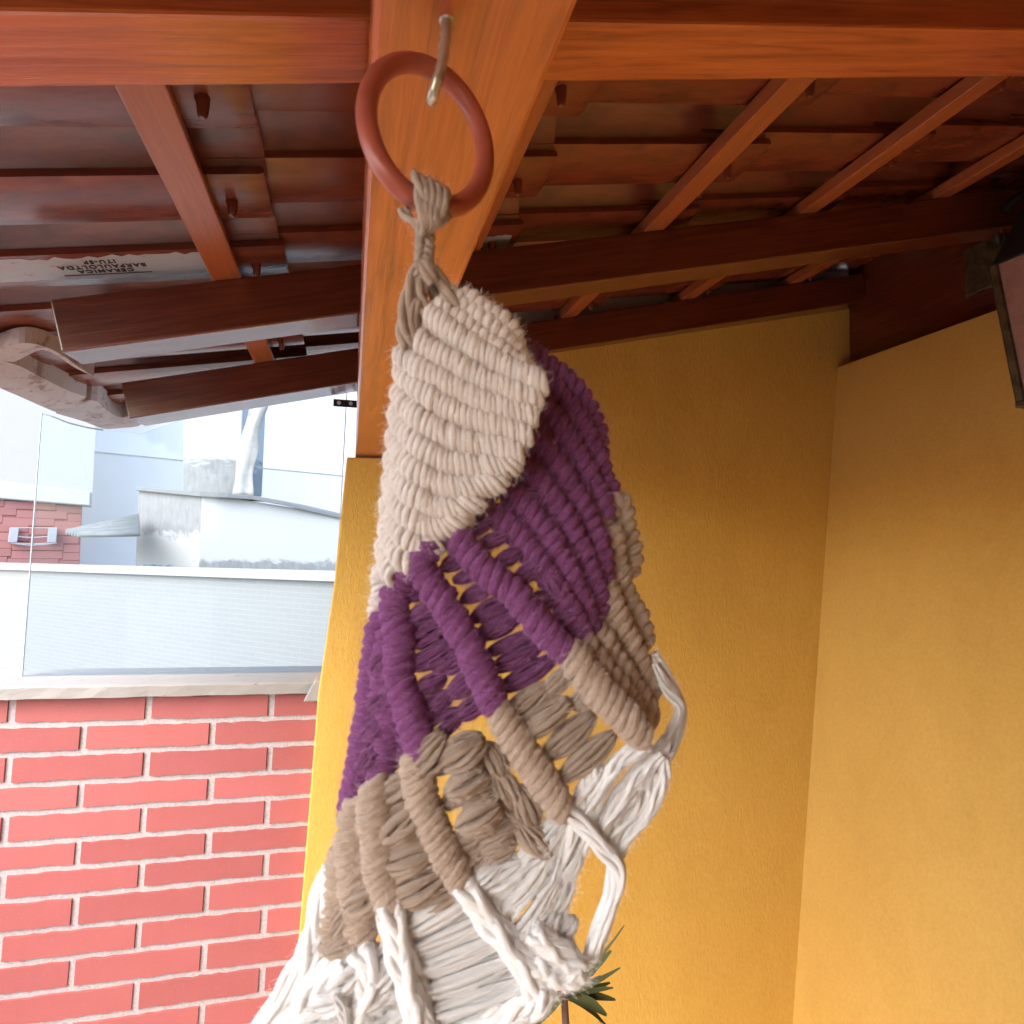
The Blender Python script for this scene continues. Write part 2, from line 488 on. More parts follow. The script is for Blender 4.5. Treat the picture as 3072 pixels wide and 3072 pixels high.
# clay tiles: pan and roll, one mesh shared by all
PANZ = 0.005
def tile_mesh(x0, x1):
    prof = []
    T = 0.011
    for i in range(13):                                    # shallow pan, both edges curling up
        q = i / 12
        prof.append((0.002 + q * 0.110, PANZ * (2 * q - 1) ** 2))
    for i in range(1, 13):                                 # roll
        q = i / 12
        prof.append((0.112 + 0.102 * q, PANZ + 0.048 * sin(pi * q) ** 0.85 + 0.003 * q))
    n = len(prof)
    nor = []
    for i in range(n):
        a, c = prof[max(0, i - 1)], prof[min(n - 1, i + 1)]
        d = Vector((c[0] - a[0], c[1] - a[1])).normalized()
        nor.append((-d.y, d.x))
    up = [(p[0] + q[0] * T, p[1] + q[1] * T) for p, q in zip(prof, nor)]
    ring = prof + up[::-1]
    xs = [x0, x0 + 0.004, x0 + 0.02, (x0 + x1) / 2, x1 - 0.03, x1 - 0.004, x1]
    b = MB()
    vs, fs = [], []
    m = len(ring)
    for k, x in enumerate(xs):
        e = 0.0015 if k in (0, len(xs) - 1) else 0
        for j, (y, z) in enumerate(ring):
            vs.append((x, y, z + (e if j < n else -e)))
    for k in range(len(xs) - 1):
        for j in range(m):
            l = (j + 1) % m
            fs.append((k * m + j, (k + 1) * m + j, (k + 1) * m + l, k * m + l))
    for base, flip in ((0, False), ((len(xs) - 1) * m, True)):
        for j in range(n - 1):
            f = (base + j, base + j + 1, base + m - 2 - j, base + m - 1 - j)
            fs.append(f[::-1] if flip else f)
    b.add(vs, fs)
    # a short peg under the pan, upslope of the batten
    b.tube([(0.066, 0.056, 0.006), (0.066, 0.056, -0.006), (0.064, 0.056, -0.018), (0.063, 0.056, -0.022)], [0.0095, 0.0068, 0.0055, 0.003], 10)
    if x0 < -0.4:                                         # thick drip lip of the eave course
        for i in range(n - 1):
            (ya, za), (yb, zb) = prof[i], prof[i + 1]
            b.hexa([(x0 - .004, ya, za - .014), (x0 + .03, ya, za - .001), (x0 + .03, yb, zb - .001), (x0 - .004, yb, zb - .014),
                    (x0 - .004, ya, za + .018), (x0 + .03, ya, za + .004), (x0 + .03, yb, zb + .004), (x0 - .004, yb, zb + .018)])
    me = bpy.data.meshes.new('roof_tile')
    me.from_pydata(b.v, [], b.f); me.update()
    me.polygons.foreach_set('use_smooth', [True] * len(me.polygons))
    me.materials.append(M_TILE)
    return me
def shade(me):
    try: me.set_sharp_from_angle(angle=radians(40))
    except Exception: pass
    return me
ME_EAVE, ME_TILE = shade(tile_mesh(-0.462, 0.115)), shade(tile_mesh(-0.37, 0.115))
TSL = (SLOPE - Vector((0, 0, 0.052))).normalized()
stamp_tile = None
for k, u in enumerate(BATT):
    for j in range(-12, 5):
        vv = -0.546 + 0.2 * j
        if vv > 0.3: continue
        o = link('roof_tile', ME_EAVE if k == 0 else ME_TILE, roof)
        jit = random.uniform(-0.004, 0.004)
        o.matrix_basis = frame(W(u, vv, HT + 0.0235 + SL * u + random.uniform(0, 0.002)) + TSL * jit, TSL + D1 * random.uniform(-0.006, 0.006), D1)
        if k == 0 and j == 0: stamp_tile = o
        if k == 1 and j == 0: side_tile = o
# ridge course filling the top of the slope to the wall plate
# maker's stamp pressed into one tile, read from the other side
def text_obj(name, body, size, m, parent, mtx, ext=0.0006, space=1.0):
    c = bpy.data.curves.new(name, 'FONT')
    c.body = body; c.size = size; c.extrude = ext; c.align_x = 'CENTER'; c.space_character = space
    c.materials.append(m)
    o = bpy.data.objects.new(name, c); COL.objects.link(o)
    o.parent = parent; o.matrix_basis = mtx
    return o
def text_mesh(name, body, size, m, parent, mtx, ext=0.0004, space=1.25):
    c = bpy.data.curves.new(name, 'FONT')
    c.body = body; c.size = size; c.extrude = ext; c.align_x = 'CENTER'; c.space_character = space
    c.offset = 0.0004
    o = bpy.data.objects.new(name, c); COL.objects.link(o)
    bpy.context.view_layer.update()
    me = bpy.data.meshes.new_from_object(o.evaluated_get(bpy.context.evaluated_depsgraph_get()))
    bpy.data.objects.remove(o)
    me.materials.clear(); me.materials.append(m)
    return link(name, me, parent, mtx)
def on_pan(x, y):                          # lies on the pan's underside, read from the other side
    q = (y - 0.002) / 0.110
    z = PANZ * (2 * q - 1) ** 2
    dz = PANZ * 4 * (2 * q - 1) / 0.110
    Yv = Vector((0, 1, dz)).normalized(); Xv = Vector((-1, 0, 0)); Zv = Xv.cross(Yv)
    mm = Matrix((Xv, Yv, Zv)).transposed().to_4x4()
    mm.translation = Vector((x, y, z)) + Zv * 0.0008
    return mm
SX = -0.155
def add_pale_band(tile, xa, xb, ya, yb, seed):
    # thin pale mottled sheet on the pan's underside, ragged along its edges
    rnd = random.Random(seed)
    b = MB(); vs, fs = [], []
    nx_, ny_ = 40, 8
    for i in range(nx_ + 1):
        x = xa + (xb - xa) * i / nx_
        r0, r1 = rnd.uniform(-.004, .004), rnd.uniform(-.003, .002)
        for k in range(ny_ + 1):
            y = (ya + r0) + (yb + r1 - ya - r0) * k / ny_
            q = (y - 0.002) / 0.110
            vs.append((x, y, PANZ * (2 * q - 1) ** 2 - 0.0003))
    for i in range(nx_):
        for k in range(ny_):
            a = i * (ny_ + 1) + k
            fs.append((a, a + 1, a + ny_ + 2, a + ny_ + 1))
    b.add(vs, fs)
    b.build('pale_band', M_PALE, tile, smooth=True)
add_pale_band(stamp_tile, -0.44, 0.0, 0.010, 0.078, 1)
add_pale_band(side_tile, -0.17, 0.10, 0.030, 0.080, 2)
for t, y, sz in (('CERAMICA', 0.051, 0.0135), ('BARPAULOLTDA', 0.037, 0.0135), ('ITU-SP', 0.024, 0.0125)):
    text_mesh('stamp_lettering', t, sz, M_INK, stamp_tile, on_pan(SX, y - 0.005))
sm = MB(); sm.box(-0.062, 0.062, -0.0008, 0.0008, -0.0002, 0.0006)
sm.build('stamp_rule', M_INK, stamp_tile, on_pan(SX, 0.0615))

# pale eave edge along the tile ends: curved rim, straight lip and the wavy end beyond it
def on_roof(x, y, h):                       # point of the plane h above the rafter line
    r = ray(x, y)
    t = (h - SL * B0.dot(D2)) / (r.z - SL * r.dot(D2))
    return CAMLOC + r * t
def eave_piece(outer, inner, h, thick, name='eave_edge'):
    n = 22
    A = [on_roof(p[0], p[1], h) for p in smoothpath(outer, n)]
    B = [on_roof(p[0], p[1], h) + Vector((0, 0, .012)) for p in smoothpath(inner, n)]
    b = MB()
    upv = Vector((0, 0, thick))
    vs = []
    for p, q in zip(A, B):
        m_ = (p + q) / 2 - Vector((0, 0, .004))
        vs += [p, m_, q, q + upv, p + upv]
    fs = []
    for i in range(n - 1):
        for k in range(5):
            a, c = i * 5 + k, i * 5 + (k + 1) % 5
            fs.append((a, c, c + 5, a + 5))
    fs += [(0, 1, 2, 3, 4), tuple((n - 1) * 5 + k for k in (4, 3, 2, 1, 0))]
    b.add(vs, fs)
    return b.build(name, M_EAVE, roof)
eave_piece([(-90, 1085), (0, 1048), (40, 1034), (75, 1029), (110, 1033), (150, 1046), (190, 1068), (235, 1100), (280, 1129)],
           [(-90, 1128), (0, 1112), (40, 1104), (75, 1088), (110, 1071), (135, 1067), (165, 1078), (215, 1113), (281, 1136)], 0.495, 0.03)
eave_piece([(-90, 1122), (0, 1164), (60, 1190), (123, 1218), (174, 1238), (215, 1236)], [(-90, 1052), (0, 1098), (60, 1117), (123, 1149), (200, 1186), (258, 1205)], 0.49, 0.04)
eave_piece([(168, 1240), (250, 1264), (312, 1286), (360, 1284), (413, 1279), (440, 1262), (464, 1252), (490, 1253), (534, 1264)],
           [(165, 1233), (230, 1222), (285, 1216), (310, 1237), (345, 1261), (375, 1265), (410, 1250), (450, 1234), (520, 1250)], 0.485, 0.05)

# ================================================================== walls
wall = thing('plaster_wall', 'rough yellow plastered back wall with a column end that carries the beam', 'wall')
b = MB()
poly = [(-0.018, 0.214), (-0.040, -0.10), (-0.069, -0.355), (-0.099, -0.967), (-0.13, -1.75), (1.60, -1.75), (1.60, 0.785), (0.115, 0.433), (0.110, 0.30), (0.104, 0.2165)]
b.prism([(p[0], -0.024, p[1]) for p in poly], Vector((0, 0.154, 0)))
b.build('wall_face', M_YEL, wall, MUV, bevel=0.004)
b = MB()
b.prism([(0.10, 0.0, HR + .0845 + SL * .10), (1.6, 0.0, HR + .0845 + SL * 1.6), (1.6, 0.0, HR + .15 + SL * 1.6), (0.10, 0.0, HR + .15 + SL * .10)], Vector((0, 0.09, 0)))
b.build('light_gap_infill', M_MORTAR, wall, MUV)  # strip added above the rafter to shut out light through the gap
wallr = thing('plaster_wall', 'smooth bright yellow side wall that carries the bronze lantern', 'wall')
b = MB()
b.prism([(1.437, -0.02, 0.566), (1.20, -0.02, -1.75), (1.62, -0.02, -1.75), (1.62, -0.02, 0.566)], Vector((0, -2.95, 0)))
b.build('wall_face', M_YELR, wallr, MUV, bevel=0.003)

b = MB(); b.box(-0.9, 1.62, -3.1, -2.97, -1.75, 0.9)  # unseen wall, added to keep light from behind off the rafter faces
tag(b.build('light_block_wall', M_YELR, None, MUV), 'unseen yellow plaster wall added behind the viewer to block light', 'wall', None, 'thing')

# brick parapet
bw = thing('brick_parapet', 'low red brick parapet with grey mortar joints under the glass screen', 'wall')
b = MB(); b.box(-1.749, -0.05, 0.036, 0.17, -1.75, -0.344)
b.build('mortar_bed', M_MORTAR, bw, MUV)
b = MB(); b.box(-1.9, -1.75, -4.0, 0.17, -1.75, -0.33)  # unseen side wall, added to darken the roof underside
b.build('side_light_block', M_BRICK, bw, MUV)
ROWS = [-0.3505, -0.415, -0.478, -0.543, -0.603, -0.668, -0.727, -0.7875, -0.8555, -0.92, -0.987, -1.054, -1.118, -1.18]
def brick_mesh(L, H, seed):
    rnd = random.Random(seed)
    b = MB()
    n = max(4, int(L / 0.018))
    top, bot = [], []
    for i in range(n + 1):
        x = -L / 2 + L * i / n
        top.append((x, H / 2 + rnd.uniform(-0.0018, 0.0012)))
        bot.append((x, -H / 2 + rnd.uniform(-0.0012, 0.0018)))
    vs, fs = [], []
    e = 0.0018
    for (xt, zt), (xb, zb) in zip(top, bot):
        ex = e if xt < -L / 2 + 1e-6 else (-e if xt > L / 2 - 1e-6 else 0)
        vs += [(xt, 0.012, zt), (xt + ex, 0.0, zt - e), (xb + ex, 0.0, zb + e), (xb, 0.012, zb)]
    for i in range(n):
        a, c = i * 4, i * 4 + 4
        fs += [(a + 1, a, c, c + 1), (a + 2, a + 1, c + 1, c + 2), (a + 3, a + 2, c + 2, c + 3)]
    fs += [(0, 1, 2, 3), (n * 4 + 3, n * 4 + 2, n * 4 + 1, n * 4)]
    b.add(vs, fs)
    me = bpy.data.meshes.new('brick'); me.from_pydata(b.v, [], b.f); me.update(); me.materials.append(M_BRICK)
    return me
cache = {}
for r in range(13):
    z1, z0 = ROWS[r], ROWS[r + 1]
    H = z1 - z0 - 0.0108
    odd = r % 2
    joints = ([-1.74, -1.516, -1.248, -0.98, -0.711, -0.4435, -0.179, -0.06] if not odd else [-1.74, -1.646, -1.378, -1.11, -0.842, -0.5715, -0.306, -0.06])
    for a, c in zip(joints, joints[1:]):
        L = c - a - 0.0112
        key = (round(L, 2), round(H, 3), random.randrange(3))
        if key not in cache: cache[key] = brick_mesh(L, H, hash(key) & 0xffff)
        o = link('brick', cache[key], bw)
        uc = (a + c) / 2
        o.matrix_basis = MUV @ Matrix.Translation((uc + random.uniform(-.0012, .0012), 0.0312 + random.uniform(-.001, .001), (z0 + z1) / 2 - 0.029 * (uc + 0.35))) @ Matrix.Rotation(0.029 + random.uniform(-.003, .003), 4, 'Y')
# sill
b = MB()
nx = 26
vs, fs = [], []
rnd = random.Random(3)
for i in range(nx + 1):
    u = -1.05 + 0.995 * i / nx
    dz = -0.026 * (u + 0.74)
    j = lambda s_: rnd.uniform(-s_, s_)
    vs += [(u, 0.004 + j(.0015), -0.341 + dz + j(.001)), (u, 0.003 + j(.002), -0.3175 + dz + j(.001)), (u, 0.010 + j(.001), -0.3135 + dz), (u, 0.175, -0.308 + dz), (u, 0.175, -0.341 + dz)]
for i in range(nx):
    for k in range(5):
        a, c = i * 5 + k, i * 5 + (k + 1) % 5
        fs.append((a, c, c + 5, a + 5))
fs += [(4, 3, 2, 1, 0), tuple(nx * 5 + k for k in range(5))]
b.add(vs, fs)
b.build('stone_sill', M_SILL, bw, MUV)
b = MB()                                                   # lump of mortar where the sill meets the column
b.hexa([(-0.105, -0.012, -0.375), (-0.06, -0.012, -0.375), (-0.06, 0.03, -0.375), (-0.088, 0.03, -0.375), (-0.078, -0.004, -0.325), (-0.06, -0.004, -0.325), (-0.06, 0.03, -0.325), (-0.078, 0.03, -0.325)])
b.build('mortar_patch', M_SILL, bw, MUV, bevel=0.004)

# glass screen
gs = thing('glass_screen', 'frameless clear glass panel standing on the stone sill of the brick parapet', 'glass screen')
poly = [(-0.724, -0.312), (-0.714, 0.300), (-0.69, 0.293), (-0.66, 0.281), (-0.62, 0.272), (-0.585, 0.268), (-0.50, 0.267), (-0.40, 0.31), (-0.022, 0.43), (-0.030, 0.10), (-0.045, -0.329)]
b = MB(); b.prism([(p[0], 0.1, p[1]) for p in poly], Vector((0, 0.006, 0)))
b.build('pane', M_GLASS, gs, MUV)
b = MB()
edge = [(p[0], 0.1, p[1]) for p in poly]
b.tube(edge[:6], 0.0018, 5)
b.build('pane_edge', M_GEDGE, gs, MUV)
b = MB(); b.tube(edge[8:], 0.0013, 5)
b.build('pane_edge', M_GEDGE, gs, MUV)
cl = MB(); cl.box(-0.056, 0.012, 0.088, 0.094, 0.362, 0.381)
cl2 = cl.build('clamp', M_BLACK, gs, MUV, bevel=0.001)
for u in (-0.042, -0.012):
    b = MB()
    b.tube([(u, 0.0885, 0.3715), (u, 0.0855, 0.3715)], 0.0052, 12)
    b.build('bolt', M_BOLT, cl2, smooth=False)

# ================================================================== neighbouring roofs and walls
def quadwall(name, m, pts, thick, parent=None, bevel=0):
    """pts: front face corners (tl, tr, br, bl) in world space; pushed away from the viewer"""
    a, b_, c, d = [Vector(p) for p in pts]
    n = (b_ - a).cross(d - a).normalized()
    if n.dot(a - CAMLOC) < 0: n = -n
    x = Vector(((c - d).x, (c - d).y, 0)).normalized()
    o = d.copy()
    mt = Matrix((x, Vector((0, 0, 1)).cross(x), Vector((0, 0, 1)))).transposed().to_4x4(); mt.translation = o
    inv = mt.inverted()
    mb = MB()
    f = [inv @ p for p in (a, b_, c, d)]; k = inv.to_3x3() @ n * thick
    mb.hexa([f[3], f[2], f[2] + k, f[3] + k, f[0], f[1], f[1] + k, f[0] + k])
    return mb.build(name, m, parent, mt, bevel=bevel), mt
def down(p, z): return Vector((p.x, p.y, z))

# A: terrace wall with small white tiles and a coping
nA = thing('terrace_wall', 'long white neighbouring wall of small tiles with a projecting coping', 'wall')
aL, aR = at_depth(-500, 1690, 5.9), at_depth(1500, 1762, 2.35)
l2 = lambda q: aL.lerp(aR, q)
quadwall('wall_face', M_SMALLTILE, (aL, aR, down(aR, -3), down(aL, -3)), 0.22, nA)
cdir = (aR - aL).normalized(); cout = Vector((cdir.y, -cdir.x, 0)).normalized()
b = MB()
b.hexa([aL + cout * .03, aR + cout * .03, aR - cout * .26, aL - cout * .26] + [p + Vector((0, 0, .035)) for p in (aL + cout * .03, aR + cout * .03, aR - cout * .26, aL - cout * .26)])
b.build('coping', M_COPING, nA, bevel=0.006)

# B: red brick wall with white wall above
nB = thing('far_brick_wall', 'small far stretch of red brick wall beyond the white coping on the left', 'wall')
bTL, bTR = at_depth(-420, 1465, 5.6), at_depth(247, 1520, 6.6)
bBL, bBR = down(bTL, bTL.z - 1.3), down(bTR, bTR.z - 1.3)
q, mB = quadwall('mortar_bed', simple('far_mortar', (0.19, 0.075, 0.072), 0.9), (bTL, bTR, bBR, bBL), 0.2, nB)
LB = (bTR - bTL).to_2d().length
sl = (bTR.z - bTL.z) / LB
meB = {}
for r in range(10):
    z = 1.3 + sl * 0 - 0.006 - r * 0.083
    x = -random.uniform(0, .3)
    while x < LB - 0.02:
        L = min(0.42, LB - x)
        b = MB(); b.box(max(x, 0), x + L - 0.003, -0.006, 0.0, z - 0.077 + sl * x, z + sl * x)
        if x + L > LB * 0.45:
            b.build('brick', M_FARBRICK, nB, mB @ Matrix.Translation((0, random.uniform(-.002, .002), random.uniform(-.002, .002))), bevel=0.003)
        x += L
nU = thing('white_building', 'white rendered building wall above the far red brick wall', 'building')
uTL = down(bTL, bTL.z + 4.0); uTR = down(bTR, bTR.z + 4.0)
bh = Vector((0, 0, .004))
off = Vector((0.10, 0.0, 0))
quadwall('wall_face', M_WHITE1, (uTL, uTR + off, bTR + off + bh, bTL + bh), 0.25, nU)
quadwall('ledge', M_COPING, (bTL + Vector((0, -.03, .20)), bTR + off + Vector((0, -.03, .16)), bTR + off + Vector((0, -.03, .01)), bTL + Vector((0, -.03, .01))), 0.08, nU, bevel=0.01)

# C: large far building with a groove
nC = thing('white_building', 'tall pale grey building wall with one thin groove, farthest behind the glass', 'building')
cL, cR = at_depth(255, 1357, 7.4), at_depth(1200, 1447, 10.4)
quadwall('lower_wall', M_WHITE2, (cL, cR, down(cR, -3), down(cL, -3)), 0.3, nC)
g_ = Vector((0, 0, 0.022))
quadwall('upper_wall', simple('pale_upper_wall', (0.60, 0.60, 0.595), 0.85, 0, 0.1, 4, 0.03), (down(cL, cL.z + 5), down(cR, cR.z + 5), cR + g_, cL + g_), 0.3, nC)  # colour raised above the lower wall's to offset the shade up here
kb = Vector((0.0, 0.03, 0))
quadwall('groove_back', M_WHITE2, (cL + g_ + kb, cR + g_ + kb, cR + kb, cL + kb), 0.2, nC)

# D: low stained block in front of it, sloping top, with the pillar and sheet roof beside it
nD = thing('stained_wall', 'white painted low wall with grey mould along its sloping top', 'wall')
dA, dB, dC = at_depth(417, 1461, 4.75), at_depth(607, 1480, 4.45), at_depth(1120, 1562, 4.75)
zb = at_depth(600, 1720, 4.4).z
zD = 0
mD1 = stained('mouldy_paint_left', (0.30, 0.312, 0.32), (0.15, 0.158, 0.168), 0.3, (1.6, 1.6, 1.6), [(0.14, 0.5), (0.08, -0.02)])
mD2 = stained('mouldy_paint_right', (0.30, 0.312, 0.32), (0.15, 0.16, 0.17), 0.3, (1.5, 1.5, 1.5), [(0.16, -0.02)])
def lowq(a, b_, m, name, ext):
    return quadwall(name, m, (a, b_, down(b_, zb), down(a, zb)), ext, nD)
lowq(dA, dB, mD1, 'left_face', 0.25)
lowq(dB + Vector((.004, -.012, 0)), dC, mD2, 'right_face', 0.25)
cap = MB()
pp = [at_depth(x, y, d) for x, y, d in ((412, 1460, 4.74), (607, 1478, 4.43), (690, 1482, 4.45), (760, 1487, 4.5), (860, 1506, 4.56), (1028, 1545, 4.69), (1120, 1562, 4.74))]
for p, q in zip(pp, pp[1:]):
    o_ = Vector((0, -.02, 0)); i_ = Vector((0.03, .28, 0)); dn = Vector((0, 0, -.03))
    cap.hexa([p + o_ + dn, q + o_ + dn, q + i_ + dn, p + i_ + dn, p + o_, q + o_, q + i_, p + i_])
cap.build('cap_course', stained('mouldy_cap', (0.12, 0.13, 0.14), (0.06, 0.066, 0.072), 0.8, (3, 3, 3)), nD, bevel=0.004)

nE = thing('masonry_pillar', 'tall white pillar with peeling paint standing on the stained wall', 'pillar')
pl = [at_depth(556, 700, 4.8), at_depth(752, 700, 4.8), at_depth(716, 1486, 4.8), at_depth(547, 1476, 4.8)]
quadwall('shaft', stained('flaking_paint', (0.30, 0.312, 0.32), (0.16, 0.17, 0.178), 0.3, (1.0, 1.0, 4.5), [(0.42, 0.02)]), pl, 0.45, nE, bevel=0.01)
nS = MB()
rows = 18
for i in range(rows + 1):
    q = i / rows
    y = 1195 + q * 295
    xl = 748 - 56 * q + 5 * sin(q * 9)
    xr = 808 - 50 * q + 4 * sin(q * 13 + 1) - 10 * sin(pi * q)
    for k in range(7):
        t = k / 6
        p = at_depth(xl + (xr - xl) * t, y, 4.62 + 0.012 * sin(t * 7 + q * 3) + random.uniform(-.006, .006))
        nS.v.append(tuple(p)); nS.uv.append((0, 0))
for i in range(rows):
    for k in range(6):
        a = i * 7 + k
        nS.f.append((a, a + 1, a + 8, a + 7))
o = nS.build('plastic_sheet', M_PLASTIC, None, None, True)
so = o.modifiers.new('thick', 'SOLIDIFY'); so.thickness = 0.004
tag(o, 'crumpled pale plastic sheet hanging down beside the peeling white pillar', 'plastic sheet')

# F: corrugated sheet roof
nF = MB()
a0, a1 = at_depth(195, 1597, 4.7), at_depth(417, 1549, 4.6)
b0, b1 = at_depth(236, 1606, 4.05), at_depth(420, 1604, 3.95)
N = 28
for i in range(N + 1):
    q = i / N
    p0, p1 = a0.lerp(b0, q), a1.lerp(b1, q)
    z = 0.018 * sin(q * 2 * pi * 5)
    nF.v += [tuple(p0 + Vector((0, 0, z))), tuple(p1 + Vector((0, 0, z)))]; nF.uv += [(0, 0)] * 2
for i in range(N):
    nF.f.append((2 * i, 2 * i + 1, 2 * i + 3, 2 * i + 2))
o = nF.build('sheet_roof', M_ZINC, None, None, True)
so = o.modifiers.new('thick', 'SOLIDIFY'); so.thickness = 0.008
tag(o, 'small grey corrugated sheet awning sticking out from the stained wall', 'awning')

# G: rack on the far brick wall
rk = thing('wall_rack', 'pale empty wire rack with two end panels on the far red brick wall', 'rack')
bn = (bTR - bTL); bn = Vector((bn.y, -bn.x, 0)).normalized()
def onB(x, y, out=0.0):
    r = ray(x, y)
    n = Vector((bn.x, bn.y, 0))
    t = (bTR - CAMLOC).dot(n) / r.dot(n)
    return CAMLOC + r * t + bn * out
for (xa, xb) in ((30, 58), (145, 172)):
    dx = -6 if xa < 100 else -4
    P = [onB(xa, 1583, .03), onB(xb, 1583, .03), onB(xb + dx, 1627, .03), onB(xa + dx, 1627, .03)]
    b = MB(); b.prism(P, bn * 0.05)
    b.build('end_panel', M_RACK, rk, bevel=0.004)
for (y0, sag) in ((1584, 0), (1606, 7), (1627, 5), (1629, 7)):
    b = MB()
    b.tube([onB(32 + 138 * i / 12, y0 + sag * sin(pi * i / 12) * (1 if i < 7 else .9), .07) for i in range(13)], 0.006, 6)
    b.build('rod', M_RACK, rk, None, None, True)

# ================================================================== lantern on the right-hand wall
ln = thing('wall_lantern', 'aged bronze wall lantern with frosted pink glass on the yellow side wall', 'lantern')
LU, LV = 1.478, -0.46
b = MB(); b.box(LU - 0.012, LU, LV - 0.045, LV + 0.055, 0.635, 0.76)
b.build('back_plate', M_BRONZE, ln, MUV, bevel=0.006)
b = MB()
b.tube(smoothpath([(LU - .005, LV - .03, .73), (LU - .05, LV - .06, .775), (LU - .10, LV - .16, .775), (LU - .13, LV - .205, .735)], 14), 0.009, 8)
b.build('arm', M_BLACK, ln, MUV, smooth=True)
lc = Vector((LU - 0.13, LV - 0.217, 0))
b = MB()
b.hexa([(lc.x - .068, lc.y - .068, .60), (lc.x + .068, lc.y - .068, .60), (lc.x + .068, lc.y + .068, .60), (lc.x - .068, lc.y + .068, .60),
        (lc.x - .02, lc.y - .02, .735), (lc.x + .02, lc.y - .02, .735), (lc.x + .02, lc.y + .02, .735), (lc.x - .02, lc.y + .02, .735)])
b.build('cap', M_BLACK, ln, MUV, bevel=0.004)
RT, RB, ZT, ZB = 0.062, 0.036, 0.60, 0.31
sgn = [(-1, -1), (1, -1), (1, 1), (-1, 1)]
for i in range(4):
    (ax, ay), (bx, by) = sgn[i], sgn[(i + 1) % 4]
    b = MB()
    T = [Vector((lc.x + ax * RT, lc.y + ay * RT, ZT)), Vector((lc.x + bx * RT, lc.y + by * RT, ZT)), Vector((lc.x + bx * RB, lc.y + by * RB, ZB)), Vector((lc.x + ax * RB, lc.y + ay * RB, ZB))]
    n = (T[1] - T[0]).cross(T[3] - T[0]).normalized()
    b.prism(T, n * 0.003)
    b.build('pane', M_LGLASS, ln, MUV)
    b = MB()
    b.tube([T[0], T[3]], 0.010, 6)
    b.build('frame_bar', M_BRONZE, ln, MUV)
b = MB(); b.box(lc.x - RB - .008, lc.x + RB + .008, lc.y - RB - .008, lc.y + RB + .008, ZB - .014, ZB)
b.build('base', M_BRONZE, ln, MUV, bevel=0.003)

# ================================================================== hook and hanging
_h = ray(1340, 62)
SCREW = CAMLOC + _h * (HB / _h.z)
YM = SCREW.y - 0.025                           # depth of the hanging, a little nearer than the hook
PXM = YM / FPX * 1.02                          # metres of one photo pixel there
def Q(x, y, dz=0.0):
    """point of the hanging: photo pixel on the plane y = YM, pushed dz metres back"""
    return on_y(x, y, YM + dz)
hook = MB()
QH = lambda x, y, dz=0.0: on_y(x, y, SCREW.y + dz)
hp = [QH(1340, 62), QH(1338, 100, -.001), QH(1332, 150, -.002), QH(1324, 200, -.003), QH(1311, 245, -.003), QH(1300, 283, -.001), QH(1296, 299, .004), QH(1298, 290, .011), QH(1304, 262, .015)]
hook.tube(smoothpath(hp, 40), [0.0023 + 0.0002 * sin(i * 1.7) for i in range(40)], 10)
hook.tube([QH(1340, 50) + Vector((0, 0, .008)), QH(1340, 66)], 0.0032, 10)
o = hook.build('screw_hook', M_HOOK, None, None, True)
tag(o, 'small brass screw hook in the underside of the main beam holding the ring', 'hook')
hang = thing('yarn_hanging', 'knotted cream, purple, beige and white yarn hanging on a red brown ring', 'yarn hanging')
# ring: a tilted circle whose outline is the ellipse of the photo
RRAD, TUBE = 232, 33
tau = radians(47)
b = MB()
pts = []
for i in range(72):
    a = 2 * pi * i / 72
    m_, n_ = cos(a) * RRAD, sin(a) * RRAD
    x = 1277 + 0.474 * m_ + 0.88 * n_ * cos(tau)
    y = 405 + 0.88 * m_ - 0.474 * n_ * cos(tau)
    pts.append(Q(x, y, n_ * sin(tau) * PXM + 0.0155))
b.tube(pts, TUBE * PXM * 1.0, 18, closed=True)
ro = b.build('ring', M_RING, hang, None, True)

FUZZ = {k: MB() for k in Y}
def fuzz_at(p, n, col, length, t=None, rnd=random):
    """one loose fibre: a thin curved two-sided ribbon, mostly lying along the yarn"""
    u = rnd.uniform
    r3 = Vector((u(-1, 1), u(-1, 1), u(-1, 1)))
    if t is not None and rnd.random() < 0.92:
        d = t * rnd.choice((-1, 1)) + n * u(0.0, 0.3) + r3 * 0.35
        c = n * u(-0.3, 0.9) + r3 * 0.5
        L = length * u(.4, 1.0)
    else:
        d = n + r3 * 0.8
        c = Vector((u(-1, 1), u(-1, 1), u(-1.2, .6)))
        L = length * u(.3, 1.0)
    d.normalize()
    w = 0.00006
    side = d.cross(Vector((u(-.5, .5), 1, u(-.5, .5)))).normalized() * w
    vs = []
    for i in range(4):
        q = i / 3
        x = p + d * (L * q) + c * (L * 0.45 * q * q)
        k = side * (1 - 0.6 * q)
        vs += [x - k, x + k]
    FUZZ[col].add(vs, [(0, 1, 3, 2), (2, 3, 5, 4), (4, 5, 7, 6)])

